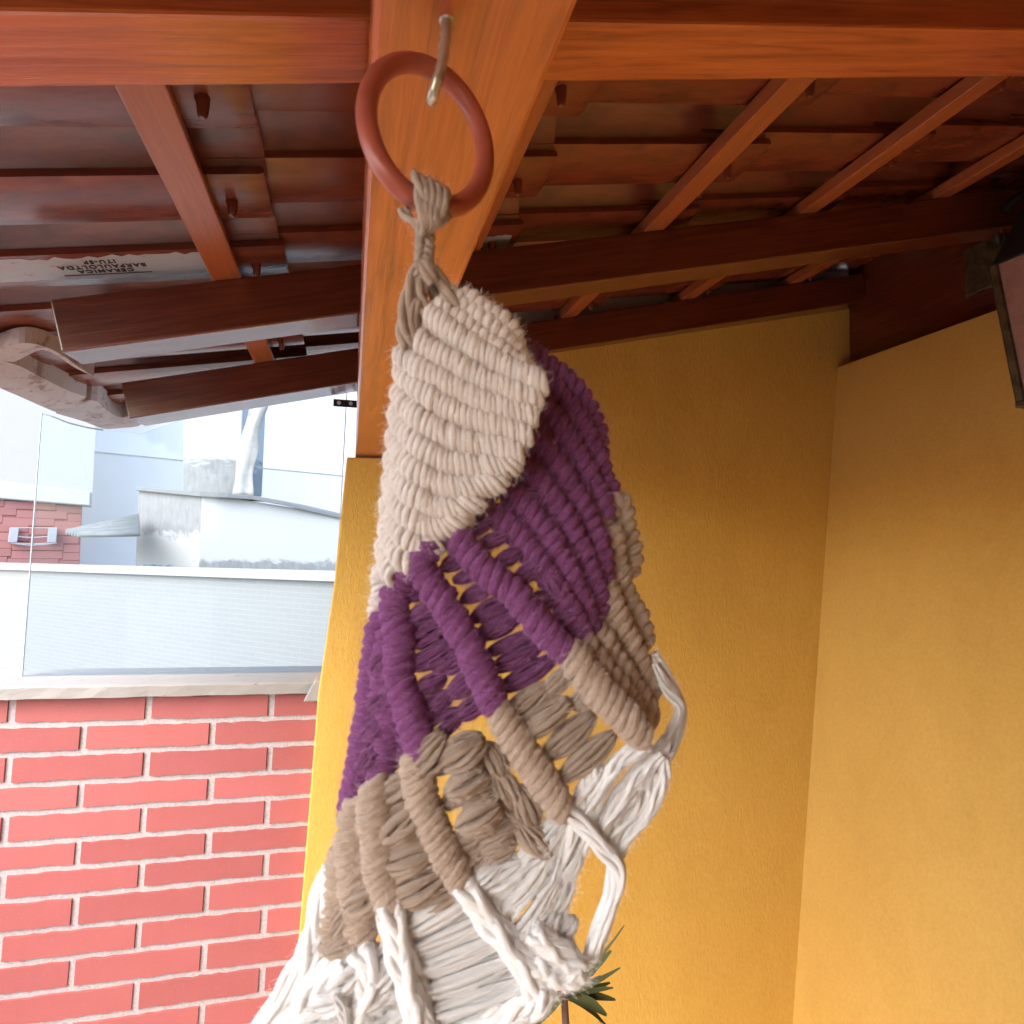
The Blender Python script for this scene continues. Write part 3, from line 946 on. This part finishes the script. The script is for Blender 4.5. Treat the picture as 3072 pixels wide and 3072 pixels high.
def ridge(pts, col, r=33, sp=21, tilt=0.40, th=None, fz=60, name='knot_ridge', depth=0.0, flat=0.85):
    """a cord wrapped all along its length: every wrap is a turn of yarn of its own"""
    P3 = [(p[0], p[1], (p[2] if len(p) > 2 else 0)) for p in pts]
    n = 60
    path = smoothpath(P3, n)
    Ltot = sum((Vector(path[i + 1][:2]) - Vector(path[i][:2])).length for i in range(n - 1))
    k = max(3, int(Ltot / sp))
    path = smoothpath(P3, k)
    p3 = [Q(p[0] + random.uniform(-1.5, 1.5), p[1] + random.uniform(-1.5, 1.5), p[2] + depth) for p in path]
    b = MB()
    th = th or sp * 0.80
    core = r - th * 0.7
    b.tube(p3, [core * PXM] * k, 8)
    for i, c in enumerate(p3):
        t = (p3[min(i + 1, k - 1)] - p3[max(i - 1, 0)]).normalized()
        nf = Vector((0, -1, -0.15)); nf = (nf - t * nf.dot(t)).normalized()
        sd_ = t.cross(nf)
        e = 1.0 - 0.18 * (1 if i in (0, k - 1) else 0)
        rr = (r - th * 0.55) * PXM * random.uniform(0.92, 1.08) * e
        tl = tilt * random.uniform(0.7, 1.3)
        ring = []
        for j in range(18):
            a = 2 * pi * j / 18
            ring.append(c + (sd_ * cos(a) + nf * sin(a) * flat) * rr * random.uniform(.97, 1.03) + t * (rr * (tl * cos(a) + random.uniform(-.05, .05))))
        q = th * PXM * random.uniform(0.88, 1.08)
        b.tube(ring, q, 7, closed=True)
        for _ in range(fz):
            a = random.uniform(-0.4, pi + .4)
            nn = (sd_ * cos(a) + nf * sin(a)).normalized()
            fuzz_at(c + nn * (rr + q * 0.75) + t * (rr * tl * cos(a) + random.uniform(-q, q)), nn, col, 0.0036, (nf * cos(a) - sd_ * sin(a)))
    return b.build(name, Y[col], hang, None, True)

def puff(x1, y1, x2, y2, w, col, dz=0.0, n=8, name='puff_stitch', bulge=1.0, dz2=None, fz=190):
    """a bundle of loose yarn strands gathered at both ends"""
    ex, ey = (x2 - x1) * .09, (y2 - y1) * .09
    A, B = Q(x1 - ex, y1 - ey, dz), Q(x2 + ex, y2 + ey, dz if dz2 is None else dz2)
    ax = (B - A); L = ax.length; ax.normalize()
    nf = Vector((0, -1, -0.2)); nf = (nf - ax * nf.dot(ax)).normalized()
    sd_ = ax.cross(nf)
    b = MB()
    R = w * 0.5 * PXM
    seg = 11
    m_ = int(n * 1.9)
    for i in range(m_ + 6):
        a = 2 * pi * i / m_ + random.uniform(-.35, .35)
        rad = R * random.uniform(0.66, 0.98) if i < m_ else R * random.uniform(0, .5)
        pts, rr = [], []
        tw = random.uniform(-.7, .7); jr = random.uniform(.75, 1.2)
        for k in range(seg):
            t = k / (seg - 1)
            e = 0.28 + 0.72 * sin(pi * min(max(t, 0.0), 1.0)) ** 0.75
            aa = a + tw * (t - .5)
            off = (sd_ * cos(aa) + nf * sin(aa) * 0.8) * rad * e * bulge
            pts.append(A + ax * L * t + off + nf * R * 0.15 * sin(pi * t))
            rr.append(R * (0.13 + 0.07 * sin(pi * t)) * (1.25 if n < 7 else 1.0) * jr)
        b.tube(pts, rr, 5)
    for _ in range(fz):
        t = random.uniform(.05, .95); a = random.uniform(-.6, pi + .6)
        nn = sd_ * cos(a) + nf * sin(a)
        fuzz_at(A + ax * L * t + nn * R * (.28 + .72 * sin(pi * t) ** .75), nn, col, 0.0038, ax)
    return b.build(name, Y[col], hang, None, True)

def strand(pts, col, r, name='yarn_strand', ply=3, fz=220, depth=0.0, taper=False, twist=5.0):
    """a loose plied cord"""
    P3 = [(p[0], p[1], (p[2] if len(p) > 2 else 0)) for p in pts]
    n = 34
    path = smoothpath(P3, n)
    p3 = [Q(p[0], p[1], p[2] + depth) for p in path]
    L = sum((p3[i + 1] - p3[i]).length for i in range(n - 1))
    b = MB()
    for s_ in range(ply):
        pp = []
        for i, c in enumerate(p3):
            t = (p3[min(i + 1, n - 1)] - p3[max(i - 1, 0)]).normalized()
            nf = Vector((0, -1, -0.15)); nf = (nf - t * nf.dot(t)).normalized()
            sd_ = t.cross(nf)
            a = 2 * pi * s_ / ply + twist * i / n * (L / 0.03)
            k = 0.55 if ply > 1 else 0
            if ply > 4:
                k = (0.42 + 0.42 * ((s_ * 7) % ply) / ply) * (0.9 + 0.2 * sin(i * .45 + s_ * 2.3)) if s_ else 0.0
                a += 0.5 * sin(i * .3 + s_ * 1.7)
            pp.append(c + (sd_ * cos(a) + nf * sin(a)) * r * PXM * k)
        q = r * PXM * ((0.62 if ply < 5 else 0.37) if ply > 1 else 1.0)
        b.tube(pp, [q * (1 - 0.5 * (i / n) ** 3 if taper else 1) for i in range(n)], 8)
    for _ in range(fz):
        i = random.randrange(n)
        nn = Vector((random.uniform(-1, 1), random.uniform(-1, .2), random.uniform(-1, 1))).normalized()
        fuzz_at(p3[i] + nn * r * PXM * 0.92, nn, col, 0.004, (p3[min(i + 1, n - 1)] - p3[max(i - 1, 0)]).normalized())
    return b.build(name, Y[col], hang, None, True)

# --- loop over the ring and braided neck
zr = -0.0075
for x0, y0, x1, y1, rr in ((1250, 523, 1266, 672, 18), (1272, 536, 1276, 668, 18), (1294, 545, 1287, 665, 18), (1315, 556, 1302, 668, 18), (1334, 566, 1316, 668, 17)):
    strand([(x0 + 4, y0 + 22, .006), (x0, y0, .001), (x0 + 2, y0 + 30, zr - .001), (x1 - 1, y0 + 85, zr - .002), (x1, y1, zr), (1272 + (x1 - 1290) * .35, y1 + 34, 0)], 'beige', rr, 'ring_loop', 2, 120)
strand([(1210, 628, .004), (1222, 652, .001), (1240, 668, -.003), (1262, 676, -.004), (1290, 668, -.004), (1330, 660, -.002), (1345, 640, .002)], 'beige', 17, 'ring_loop', 2, 80)
for k in range(3):                              # three-strand plait
    pts = []
    for i in range(22):
        q = i / 21
        a = q * 2 * pi * 2.1 + k * 2 * pi / 3
        pts.append((1276 - 4 * q + 16 * sin(a), 680 + 150 * q, -0.0025 * sin(2 * a)))
    strand(pts, 'beige', 16, 'braid_strand', 3, 160, twist=7)
for pts, rr in (([(1262, 800), (1240, 840), (1226, 890), (1214, 950), (1212, 1000), (1226, 1045)], 22), ([(1275, 800), (1266, 850), (1262, 890), (1276, 930), (1290, 955)], 20),
                ([(1290, 805), (1318, 840), (1344, 880), (1362, 925)], 20), ([(1250, 820, .004), (1236, 890, .005), (1246, 960, .006), (1252, 1020, .006)], 18),
                ([(1280, 815, .004), (1300, 870, .005), (1318, 925, .006)], 19), ([(1262, 830, .004), (1256, 900, .006), (1262, 985, .007)], 18),
                ([(1302, 812, .003), (1332, 858, .004), (1345, 905, .005)], 18), ([(1272, 790, -.002), (1285, 822, -.003), (1300, 850, -.002)], 20),
                ([(1255, 905, -.001), (1240, 950, -.001), (1238, 1000, 0), (1244, 1040, .001)], 16)):
    strand(pts, 'beige', rr, 'fan_strand', 3, 140)

# --- cream part
for c in ([(1392, 893, .004), (1450, 935, .004), (1505, 968, .005), (1540, 1020, .007), (1556, 1068, .009)],
          [(1352, 888, .003), (1410, 938, .003), (1476, 985, .003), (1530, 1040, .005), (1572, 1104, .007)],
          [(1322, 922, .002), (1380, 966, .002), (1440, 1012, .002), (1510, 1066, .002), (1580, 1118, .004)]):
    ridge(c, 'cream', 33, 24, 0.3, fz=34)
CREAM = [
    [(1290, 948, .001), (1340, 985), (1412, 1036), (1480, 1078), (1542, 1114), (1600, 1140), (1628, 1152)],
    [(1250, 1020, .002), (1310, 1062), (1386, 1104), (1450, 1140), (1516, 1166), (1575, 1186), (1612, 1195, .001)],
    [(1203, 1070, .006), (1240, 1092, .002), (1283, 1118), (1371, 1165), (1438, 1200), (1516, 1226), (1590, 1246), (1606, 1250)],
    [(1201, 1112, .007), (1236, 1146, .003), (1280, 1182), (1340, 1222), (1412, 1256), (1505, 1282), (1588, 1305)],
    [(1199, 1175, .008), (1230, 1226, .003), (1280, 1270), (1340, 1306), (1412, 1330), (1490, 1344), (1560, 1358)],
    [(1190, 1235, .009), (1222, 1296, .004), (1270, 1342), (1335, 1384), (1420, 1400), (1500, 1402), (1540, 1390)],
    [(1184, 1300, .010), (1212, 1364, .005), (1250, 1412), (1310, 1448), (1390, 1466), (1468, 1452), (1500, 1436)],
    [(1178, 1365, .011), (1204, 1432, .006), (1240, 1482), (1300, 1520), (1370, 1530), (1430, 1500)],
    [(1172, 1432, .012), (1196, 1500, .007), (1230, 1548), (1290, 1582), (1350, 1578), (1382, 1552)],
    [(1166, 1500, .013), (1186, 1566, .008), (1216, 1612), (1268, 1642), (1318, 1632)],
    [(1160, 1565, .014), (1178, 1628, .009), (1202, 1672), (1240, 1696)],
    [(1153, 1630, .015), (1166, 1690, .010), (1182, 1730)],
    [(1146, 1700, .016), (1146, 1760, .014), (1136, 1840, .014)],
]
for i, c in enumerate(CREAM):
    ridge(c, 'cream', 36 if i < 9 else 32, 17, 0.45, fz=34)
for x, y in ((1330, 1165), (1400, 1225), (1470, 1265), (1445, 1300), (1540, 1265), (1300, 1250), (1360, 1275)):
    puff(x - 22, y + 26, x + 24, y - 26, 54, 'cream', 0.0045, 6)

# --- purple part
def ridges(lst, col, **k):
    for c, r in lst: ridge(c, col, r, **k)
ridges([
    ([(1286, 1640), (1264, 1688), (1286, 1746), (1328, 1800), (1361, 1858), (1395, 1911), (1424, 1973), (1453, 2041), (1484, 2106)], 40),
    ([(1222, 1722, .003), (1190, 1774, .004), (1184, 1848, .004), (1199, 1911, .003), (1196, 1973, .003), (1200, 2035, .003), (1222, 2110, .002), (1246, 2180, .001), (1264, 2248)], 42),
    ([(1150, 1850, .012), (1134, 1942, .012), (1120, 2035, .012), (1110, 2128, .013), (1092, 2220, .014), (1076, 2330, .015), (1056, 2440, .016)], 40),
    ([(1168, 1900, .008), (1158, 1985, .008), (1160, 2060, .008), (1172, 2130, .007), (1166, 2220, .007), (1140, 2330, .009)], 40),
    ([(1360, 1592, .002), (1407, 1655, .001), (1463, 1718), (1536, 1772), (1600, 1850), (1652, 1908), (1696, 1950)], 40),
], 'purple', sp=30, tilt=0.5, th=25)
ridges([
    ([(1440, 1520, .009), (1515, 1570, .009), (1585, 1650, .009), (1648, 1736, .009), (1700, 1820, .009), (1740, 1900, .010)], 37),
    ([(1505, 1445, .012), (1575, 1520, .012), (1640, 1605, .012), (1694, 1700, .012), (1742, 1800, .013), (1772, 1885, .014)], 37),
    ([(1560, 1395, .015), (1630, 1465, .015), (1690, 1550, .016), (1740, 1650, .017), (1780, 1750, .018), (1800, 1830, .019)], 37),
    ([(1580, 1300, .018), (1655, 1380, .019), (1715, 1470, .020), (1762, 1560, .021), (1800, 1660, .022), (1812, 1740, .023)], 37),
    ([(1610, 1205, .021), (1680, 1285, .023), (1740, 1385, .025), (1785, 1470, .026), (1815, 1545, .027)], 37),
    ([(1590, 1110, .022), (1660, 1170, .025), (1728, 1255, .028), (1778, 1350, .030), (1812, 1440, .031), (1838, 1510, .032)], 37),
    ([(1562, 1050, .022), (1620, 1085, .026), (1690, 1140, .030), (1752, 1210, .033), (1785, 1290, .035), (1795, 1370, .036)], 37),
], 'purple', sp=30, tilt=0.5, th=24, fz=36)
BACK = [[(1440, 1520, .009), (1515, 1570, .009), (1585, 1650, .009), (1648, 1736, .009), (1700, 1820, .009), (1740, 1900, .010)],
    [(1505, 1445, .012), (1575, 1520, .012), (1640, 1605, .012), (1694, 1700, .012), (1742, 1800, .013), (1772, 1885, .014)],
    [(1560, 1395, .015), (1630, 1465, .015), (1690, 1550, .016), (1740, 1650, .017), (1780, 1750, .018), (1800, 1830, .019)],
    [(1580, 1300, .018), (1655, 1380, .019), (1715, 1470, .020), (1762, 1560, .021), (1800, 1660, .022), (1812, 1740, .023)],
    [(1610, 1205, .021), (1680, 1285, .023), (1740, 1385, .025), (1785, 1470, .026), (1815, 1545, .027)],
    [(1590, 1110, .022), (1660, 1170, .025), (1728, 1255, .028), (1778, 1350, .030), (1812, 1440, .031), (1838, 1510, .032)]]
for A_, B_ in zip(BACK, BACK[1:]):
    pa, pb = smoothpath(A_, 9), smoothpath(B_, 9)
    for i in range(9):
        if random.random() < 0.2: continue
        j = min(8, i + random.choice((0, 0, 1)))
        p, q = pa[i], pb[j]
        jx = random.uniform(-8, 8)
        puff(p[0] + jx, p[1] + jx, q[0] + jx, q[1] + jx, random.uniform(48, 66), 'purple', p[2] - .0005, 7, dz2=q[2] - .0005, fz=90)
PUFF_P = [  # between the first and second ridge
    (1215, 1790, 1300, 1738, 66), (1228, 1862, 1330, 1806, 70), (1236, 1930, 1345, 1872, 72), (1240, 1998, 1378, 1930, 74), (1252, 2072, 1330, 2030, 64), (1310, 2010, 1402, 1972, 62),
    (1262, 2144, 1350, 2084, 68), (1352, 2082, 1432, 2022, 66), (1290, 2204, 1380, 2136, 72), (1370, 2150, 1462, 2092, 64),
    # between the second ridge and the next
    (1330, 1704, 1412, 1658, 56), (1366, 1742, 1440, 1712, 46), (1392, 1800, 1478, 1752, 56), (1420, 1856, 1520, 1798, 66), (1444, 1906, 1560, 1838, 70), (1462, 1962, 1590, 1898, 50), (1486, 2004, 1622, 1930, 64), (1508, 2066, 1660, 1976, 64),
    # beyond
    (1406, 1600, 1470, 1560, 52), (1432, 1646, 1520, 1606, 52), (1488, 1696, 1562, 1650, 52), (1545, 1748, 1618, 1690, 56), (1590, 1808, 1660, 1800, 64), (1650, 1880, 1722, 1840, 66), (1690, 1930, 1750, 1890, 56), (1640, 1735, 1680, 1790, 50),
    (1120, 2010, 1175, 1960, 60), (1110, 2120, 1172, 2080, 60), (1094, 2210, 1160, 2170, 60), (1085, 2300, 1130, 2250, 56), (1190, 2150, 1225, 2230, 56), (1200, 2240, 1240, 2290, 50)]
for x1, y1, x2, y2, w in PUFF_P:
    puff(x1, y1, x2, y2, w, 'purple', 0.005 if x1 < 1400 else 0.006, 8)

# --- beige part
ridges([
    ([(1712, 1962), (1746, 2008), (1790, 2062), (1844, 2117), (1888, 2162), (1926, 2204, .002)], 46),
    ([(1496, 2136), (1545, 2215), (1590, 2280), (1630, 2340), (1662, 2392), (1692, 2426)], 43),
    ([(1240, 2268), (1264, 2382), (1299, 2476), (1335, 2556), (1382, 2636)], 44),
    ([(1122, 2350, .004), (1126, 2476, .003), (1146, 2621, .002), (1178, 2712, .001)], 46),
    ([(1078, 2400, .010), (1060, 2520, .009), (1066, 2640, .008), (1082, 2760, .008), (1100, 2810, .008)], 50),
    ([(1046, 2520, .014), (1022, 2620, .014), (1014, 2720, .014), (990, 2820, .014), (972, 2875, .014)], 44),
], 'beige', sp=26, tilt=0.5, th=19)
ridges([
    ([(1800, 1560, .027), (1850, 1500, .032), (1872, 1570, .034), (1890, 1660, .035), (1886, 1720, .035)], 40),
    ([(1826, 1600, .028), (1842, 1700, .029), (1868, 1790, .030), (1905, 1860, .031), (1928, 1930, .032)], 46),
    ([(1812, 1770, .022), (1842, 1850, .022), (1880, 1930, .023), (1915, 2010, .024), (1948, 2090, .025)], 46),
    ([(1772, 1890, .015), (1822, 1960, .015), (1872, 2040, .016), (1918, 2110, .017), (1950, 2160, .018)], 46),
    ([(1748, 1930, .009), (1790, 1990, .008), (1850, 2060, .009), (1900, 2120, .010)], 40),
], 'beige', sp=28, tilt=0.5, th=22, fz=36)
PUFF_B = [(1300, 2310, 1400, 2236, 70, .003), (1400, 2330, 1470, 2262, 70, .003), (1400, 2420, 1490, 2366, 76, .002), (1440, 2520, 1540, 2460, 74, .002), (1330, 2420, 1400, 2360, 60, .004), (1370, 2530, 1450, 2480, 70, .003), (1400, 2600, 1480, 2540, 70, .003), (1252, 2310, 1330, 2210, 96, -.001), (1330, 2290, 1440, 2220, 104, -.001), (1350, 2378, 1450, 2318, 96, -.001), (1382, 2478, 1492, 2416, 100, -.001),
          (1462, 2240, 1506, 2330, 84, .003), (1492, 2318, 1548, 2412, 84, .003), (1560, 2370, 1600, 2470, 84, .003), (1440, 2560, 1540, 2512, 84, .003), (1560, 2470, 1640, 2560, 80, .003), (1500, 2420, 1570, 2490, 76, .004),
          (1512, 2160, 1640, 2062, 74, .004), (1572, 2200, 1700, 2110, 92, .003), (1590, 2170, 1660, 2130, 60, .004), (1640, 2262, 1770, 2150, 78, .004), (1690, 2330, 1830, 2210, 80, .004), (1720, 2120, 1770, 2080, 60, .005), (1640, 2080, 1712, 2010, 60, .004),
          (1146, 2390, 1245, 2330, 88, .004), (1150, 2520, 1268, 2420, 112, .002), (1160, 2600, 1300, 2540, 104, .002), (1180, 2690, 1330, 2610, 116, .002), (1250, 2720, 1400, 2640, 84, .003), (1246, 2420, 1270, 2510, 60, .005), (1290, 2560, 1320, 2640, 60, .006),
          (1060, 2600, 1150, 2560, 84, .006), (1050, 2720, 1150, 2660, 100, .005), (1010, 2790, 1080, 2700, 80, .008), (990, 2860, 1110, 2790, 70, .007), (1090, 2500, 1130, 2420, 70, .006)]
for x1, y1, x2, y2, w, dz in PUFF_B:
    puff(x1, y1, x2, y2, w, 'beige', dz, 9)

# --- white ends
WH = [([(1006, 2600, .016), (962, 2730, .014), (938, 2860, .012), (880, 2950, .010), (800, 3075, .008), (740, 3180, .006)], 40),
      ([(1000, 2640, .020), (966, 2760, .018), (934, 2850, .016), (900, 2960, .014), (850, 3080, .012), (800, 3180, .010)], 46),
      ([(1050, 2890, .006), (980, 2940, .006), (920, 3010, .006), (860, 3110, .006), (820, 3190, .006)], 46),
      ([(1066, 2900, .010), (1010, 2950, .010), (960, 3020, .010), (930, 3100, .010), (900, 3190, .010)], 50),
      ([(1080, 2840, .004), (1106, 2890, .003), (1108, 2960, .003), (1090, 3030, .003), (1100, 3120, .003)], 44),
      ([(1172, 2700), (1186, 2780), (1206, 2870), (1236, 2970), (1258, 3060), (1280, 3150)], 46),
      ([(1110, 2860, .008), (1140, 2930, .007), (1150, 3010, .007), (1160, 3120, .007)], 40),
      ([(1050, 2900, .004), (1110, 2940, .006), (1060, 3000, .006), (1010, 2960, .008)], 34),
      ([(1388, 2640), (1420, 2692), (1462, 2748), (1508, 2804), (1548, 2858), (1590, 2910), (1632, 2975)], 44),
      ([(1690, 2424), (1722, 2448), (1770, 2496), (1806, 2540, .001), (1848, 2590, .002), (1850, 2650, .003), (1822, 2730, .004), (1796, 2810, .005), (1776, 2870, .006)], 28),
      ([(1730, 2450, .004), (1690, 2540, .005), (1658, 2640, .006), (1650, 2740, .006), (1668, 2820, .005), (1712, 2880, .004)], 30),
      ([(1760, 2500, .006), (1720, 2590, .007), (1690, 2680, .007), (1684, 2780, .007), (1720, 2870, .006)], 24),
      ([(1598, 2790, -.002), (1640, 2828, -.002), (1690, 2862, -.001), (1740, 2902)], 34),
      ([(1600, 2880), (1640, 2910), (1692, 2925), (1746, 2910)], 38),
      ([(1642, 2960), (1600, 3010), (1540, 3040), (1470, 3075), (1400, 3120)], 40),
      ([(1790, 2290, .004), (1756, 2370, .004), (1726, 2440, .003)], 28),
      ([(1950, 2236, .004), (1870, 2274, .003), (1816, 2340, .003), (1776, 2420, .003), (1752, 2462, .002)], 26),
      ([(1990, 2270, .006), (1988, 2340, .006), (1950, 2420, .006), (1890, 2500, .006), (1852, 2560, .006)], 22),
      ([(1984, 2256, .005), (1930, 2310, .005), (1880, 2370, .004), (1830, 2450, .004), (1800, 2500, .003)], 22),
      ([(1960, 2310, .008), (1930, 2390, .008), (1880, 2450, .007), (1830, 2520, .006)], 24),
      ([(1940, 2290, .009), (1890, 2360, .009), (1840, 2430, .008), (1810, 2490, .007)], 24),
      ([(1962, 1990, .022), (1994, 2060, .020), (2036, 2120, .018), (2016, 2184, .016), (1984, 2232, .014), (1960, 2260, .012)], 17),
      ([(1934, 2000, .024), (1950, 2080, .022), (1952, 2150, .020), (1940, 2190, .018)], 12),
      ([(1960, 1960, .026), (2010, 2050, .026), (2040, 2140, .026), (2010, 2250, .024), (1960, 2330, .02)], 20),
      ([(1008, 2980, -.002), (1024, 3020, -.002), (1040, 3072, -.002), (1050, 3130, -.002)], 14)]
for i, (pts, r) in enumerate(WH):
    strand(pts, 'white', r, 'white_strand', 13 if r > 24 else 8, 620 if r > 30 else 320, twist=0.9)
PUFF_W = [(990, 2960, 1090, 2900, 90, .004), (940, 3010, 1050, 2960, 100, .004), (900, 3060, 1020, 3020, 100, .005), (1060, 3010, 1170, 2960, 90, .004), (1060, 3080, 1180, 3030, 90, .005), (1090, 2950, 1190, 2890, 84, .004), (940, 2880, 1000, 2780, 70, .013), (960, 2800, 1010, 2690, 66, .014), (1530, 2990, 1660, 2900, 80, .004), (1500, 3050, 1640, 2970, 80, .004), (1640, 2830, 1720, 2760, 70, .006), (1650, 2730, 1710, 2640, 66, .006), (1680, 2640, 1740, 2540, 60, .006), (1830, 2420, 1920, 2330, 66, .006), (1800, 2470, 1880, 2390, 60, .007), (1870, 2370, 1960, 2280, 60, .006), (1196, 2790, 1420, 2670, 84, .003), (1214, 2850, 1470, 2740, 70, .004), (1230, 2915, 1520, 2800, 76, .004), (1246, 2985, 1560, 2860, 74, .004), (1262, 3050, 1600, 2925, 78, .004), (1280, 3110, 1620, 2990, 84, .004), (1300, 3170, 1560, 3080, 84, .004),
          (1440, 2660, 1580, 2580, 90, .004), (1480, 2730, 1640, 2560, 90, .004), (1530, 2800, 1660, 2640, 86, .004), (1572, 2850, 1660, 2740, 90, .004), (1600, 2900, 1690, 2830, 80, .004), (1560, 2600, 1690, 2450, 84, .004), (1620, 2700, 1680, 2520, 70, .005), (1600, 2570, 1640, 2700, 66, .006),
          (1420, 2650, 1500, 2600, 70, .002), (1110, 2900, 1200, 2830, 80, .006), (1120, 3000, 1220, 2930, 80, .006), (1130, 3090, 1250, 3020, 90, .006), (1000, 3010, 1100, 2960, 90, .009), (960, 3080, 1010, 3010, 80, .009)]
for x1, y1, x2, y2, w, dz in PUFF_W:
    puff(x1, y1, x2, y2, w, 'white', dz, 8, 'white_puff', fz=260)
for k, mb in FUZZ.items():
    if mb.v:
        tag(mb.build('fuzz', YF[k], hang), kind='stuff')

# ================================================================== plant behind the hanging
plant = thing('potted_shrub', 'thin dark green potted shrub with narrow leaves behind the white yarn ends', 'plant')
DP = 0.5
tip = at_depth(1690, 2990, DP)
base = Vector((tip.x + 0.04, tip.y + 0.02, 0.30))
b = MB()
b.tube(smoothpath([tuple(tip + Vector((0, 0, .01))), tuple(tip + Vector((.004, 0, -.05))), tuple(tip.lerp(base, .5) + Vector((.015, 0, 0))), tuple(base)], 24), [0.003 + 0.006 * i / 23 for i in range(24)], 8)
b.build('stem', M_STEM, plant, None, True)
def leaf(o, d, L, wd, droop, m):
    d = d.normalized()
    s_ = d.cross(Vector((0, 0, 1)))
    s_ = s_.normalized() if s_.length > .05 else Vector((1, 0, 0))
    n = s_.cross(d)
    b = MB(); vs, fs = [], []
    for i in range(9):
        t = i / 8
        c = o + d * L * t - Vector((0, 0, droop * L * t * t))
        w_ = wd * (sin(pi * min(1, t * .92 + .05)) ** .8) + .0006
        vs += [c - s_ * w_ + n * w_ * .25, c - n * .0004, c + s_ * w_ + n * w_ * .25]
    for i in range(8):
        a = i * 3
        fs += [(a, a + 1, a + 4, a + 3), (a + 1, a + 2, a + 5, a + 4)]
    b.add(vs, fs)
    o_ = b.build('leaf', m, plant, None, True)
    return o_
def leaf_to(x, y, dz, wd, droop, m, org=None):
    e = at_depth(x, y, DP + dz)
    o_ = org or tip
    leaf(o_, (e - o_) + Vector((0, 0, droop * (e - o_).length)), (e - o_).length * 1.03, wd, droop, m)
for x, y, dz, wd, dr in ((1832, 2812, -.01, .0042, -.25), (1822, 2862, .02, .0038, -.15), (1838, 2912, -.01, .0042, -.2), (1800, 2930, .02, .003, -.1), (1842, 3000, 0, .0048, .1), (1820, 3046, -.02, .0062, .25), (1780, 3062, .02, .006, .3),
                         (1560, 3060, 0, .004, .05), (1600, 3085, -.02, .005, .2), (1620, 3010, .02, .003, .1), (1590, 2960, .03, .003, -.2), (1640, 2930, .02, .003, -.3), (1700, 2880, .03, .003, 0), (1800, 2890, .01, .003, -.2), (1826, 2950, .01, .0032, -.1), (1835, 2965, -.01, .0032, 0), (1790, 2850, .0, .003, -.3), (1760, 2850, .02, .003, -.2), (1800, 3072, .0, .004, .3)):
    leaf_to(x, y, dz, wd, dr, M_LEAF)
low = tip.lerp(base, .16)
for x, y, dz, wd, m in ((1520, 3040, -.02, .010, M_LEAFB), (1440, 3090, 0, .012, M_LEAFB), (1580, 3140, -.04, .010, M_LEAF), (1500, 3000, .03, .008, M_LEAF), (1420, 2800, .04, .008, M_LEAF), (1460, 2880, .05, .008, M_LEAF), (1560, 2950, .04, .007, M_LEAF), (1850, 3150, 0, .010, M_LEAF), (1400, 3000, .05, .009, M_LEAFB), (1350, 3060, .05, .009, M_LEAFB)):
    leaf_to(x, y, dz, wd, .15, m, low)
b = MB()
n = 28
prof = [(.0, .0), (.105, .0), (.115, .02), (.15, .27), (.165, .27), (.165, .31), (.15, .31), (.142, .285), (0, .285)]
for i in range(n):
    a0_, a1_ = 2 * pi * i / n, 2 * pi * (i + 1) / n
    for (r0, z0), (r1, z1) in zip(prof[1:-1], prof[2:]):
        if r1 == 0: continue
        b.add([(base.x + r * cos(a), base.y + r * sin(a), z) for r, z, a in ((r0, z0, a0_), (r0, z0, a1_), (r1, z1, a1_), (r1, z1, a0_))], [(0, 1, 2, 3)])
b.build('pot', M_POT, plant, None, True)
b = MB(); b.tube([(base.x, base.y, .24), (base.x, base.y, .286)], .143, 24)
b.build('soil', M_SOIL, plant)
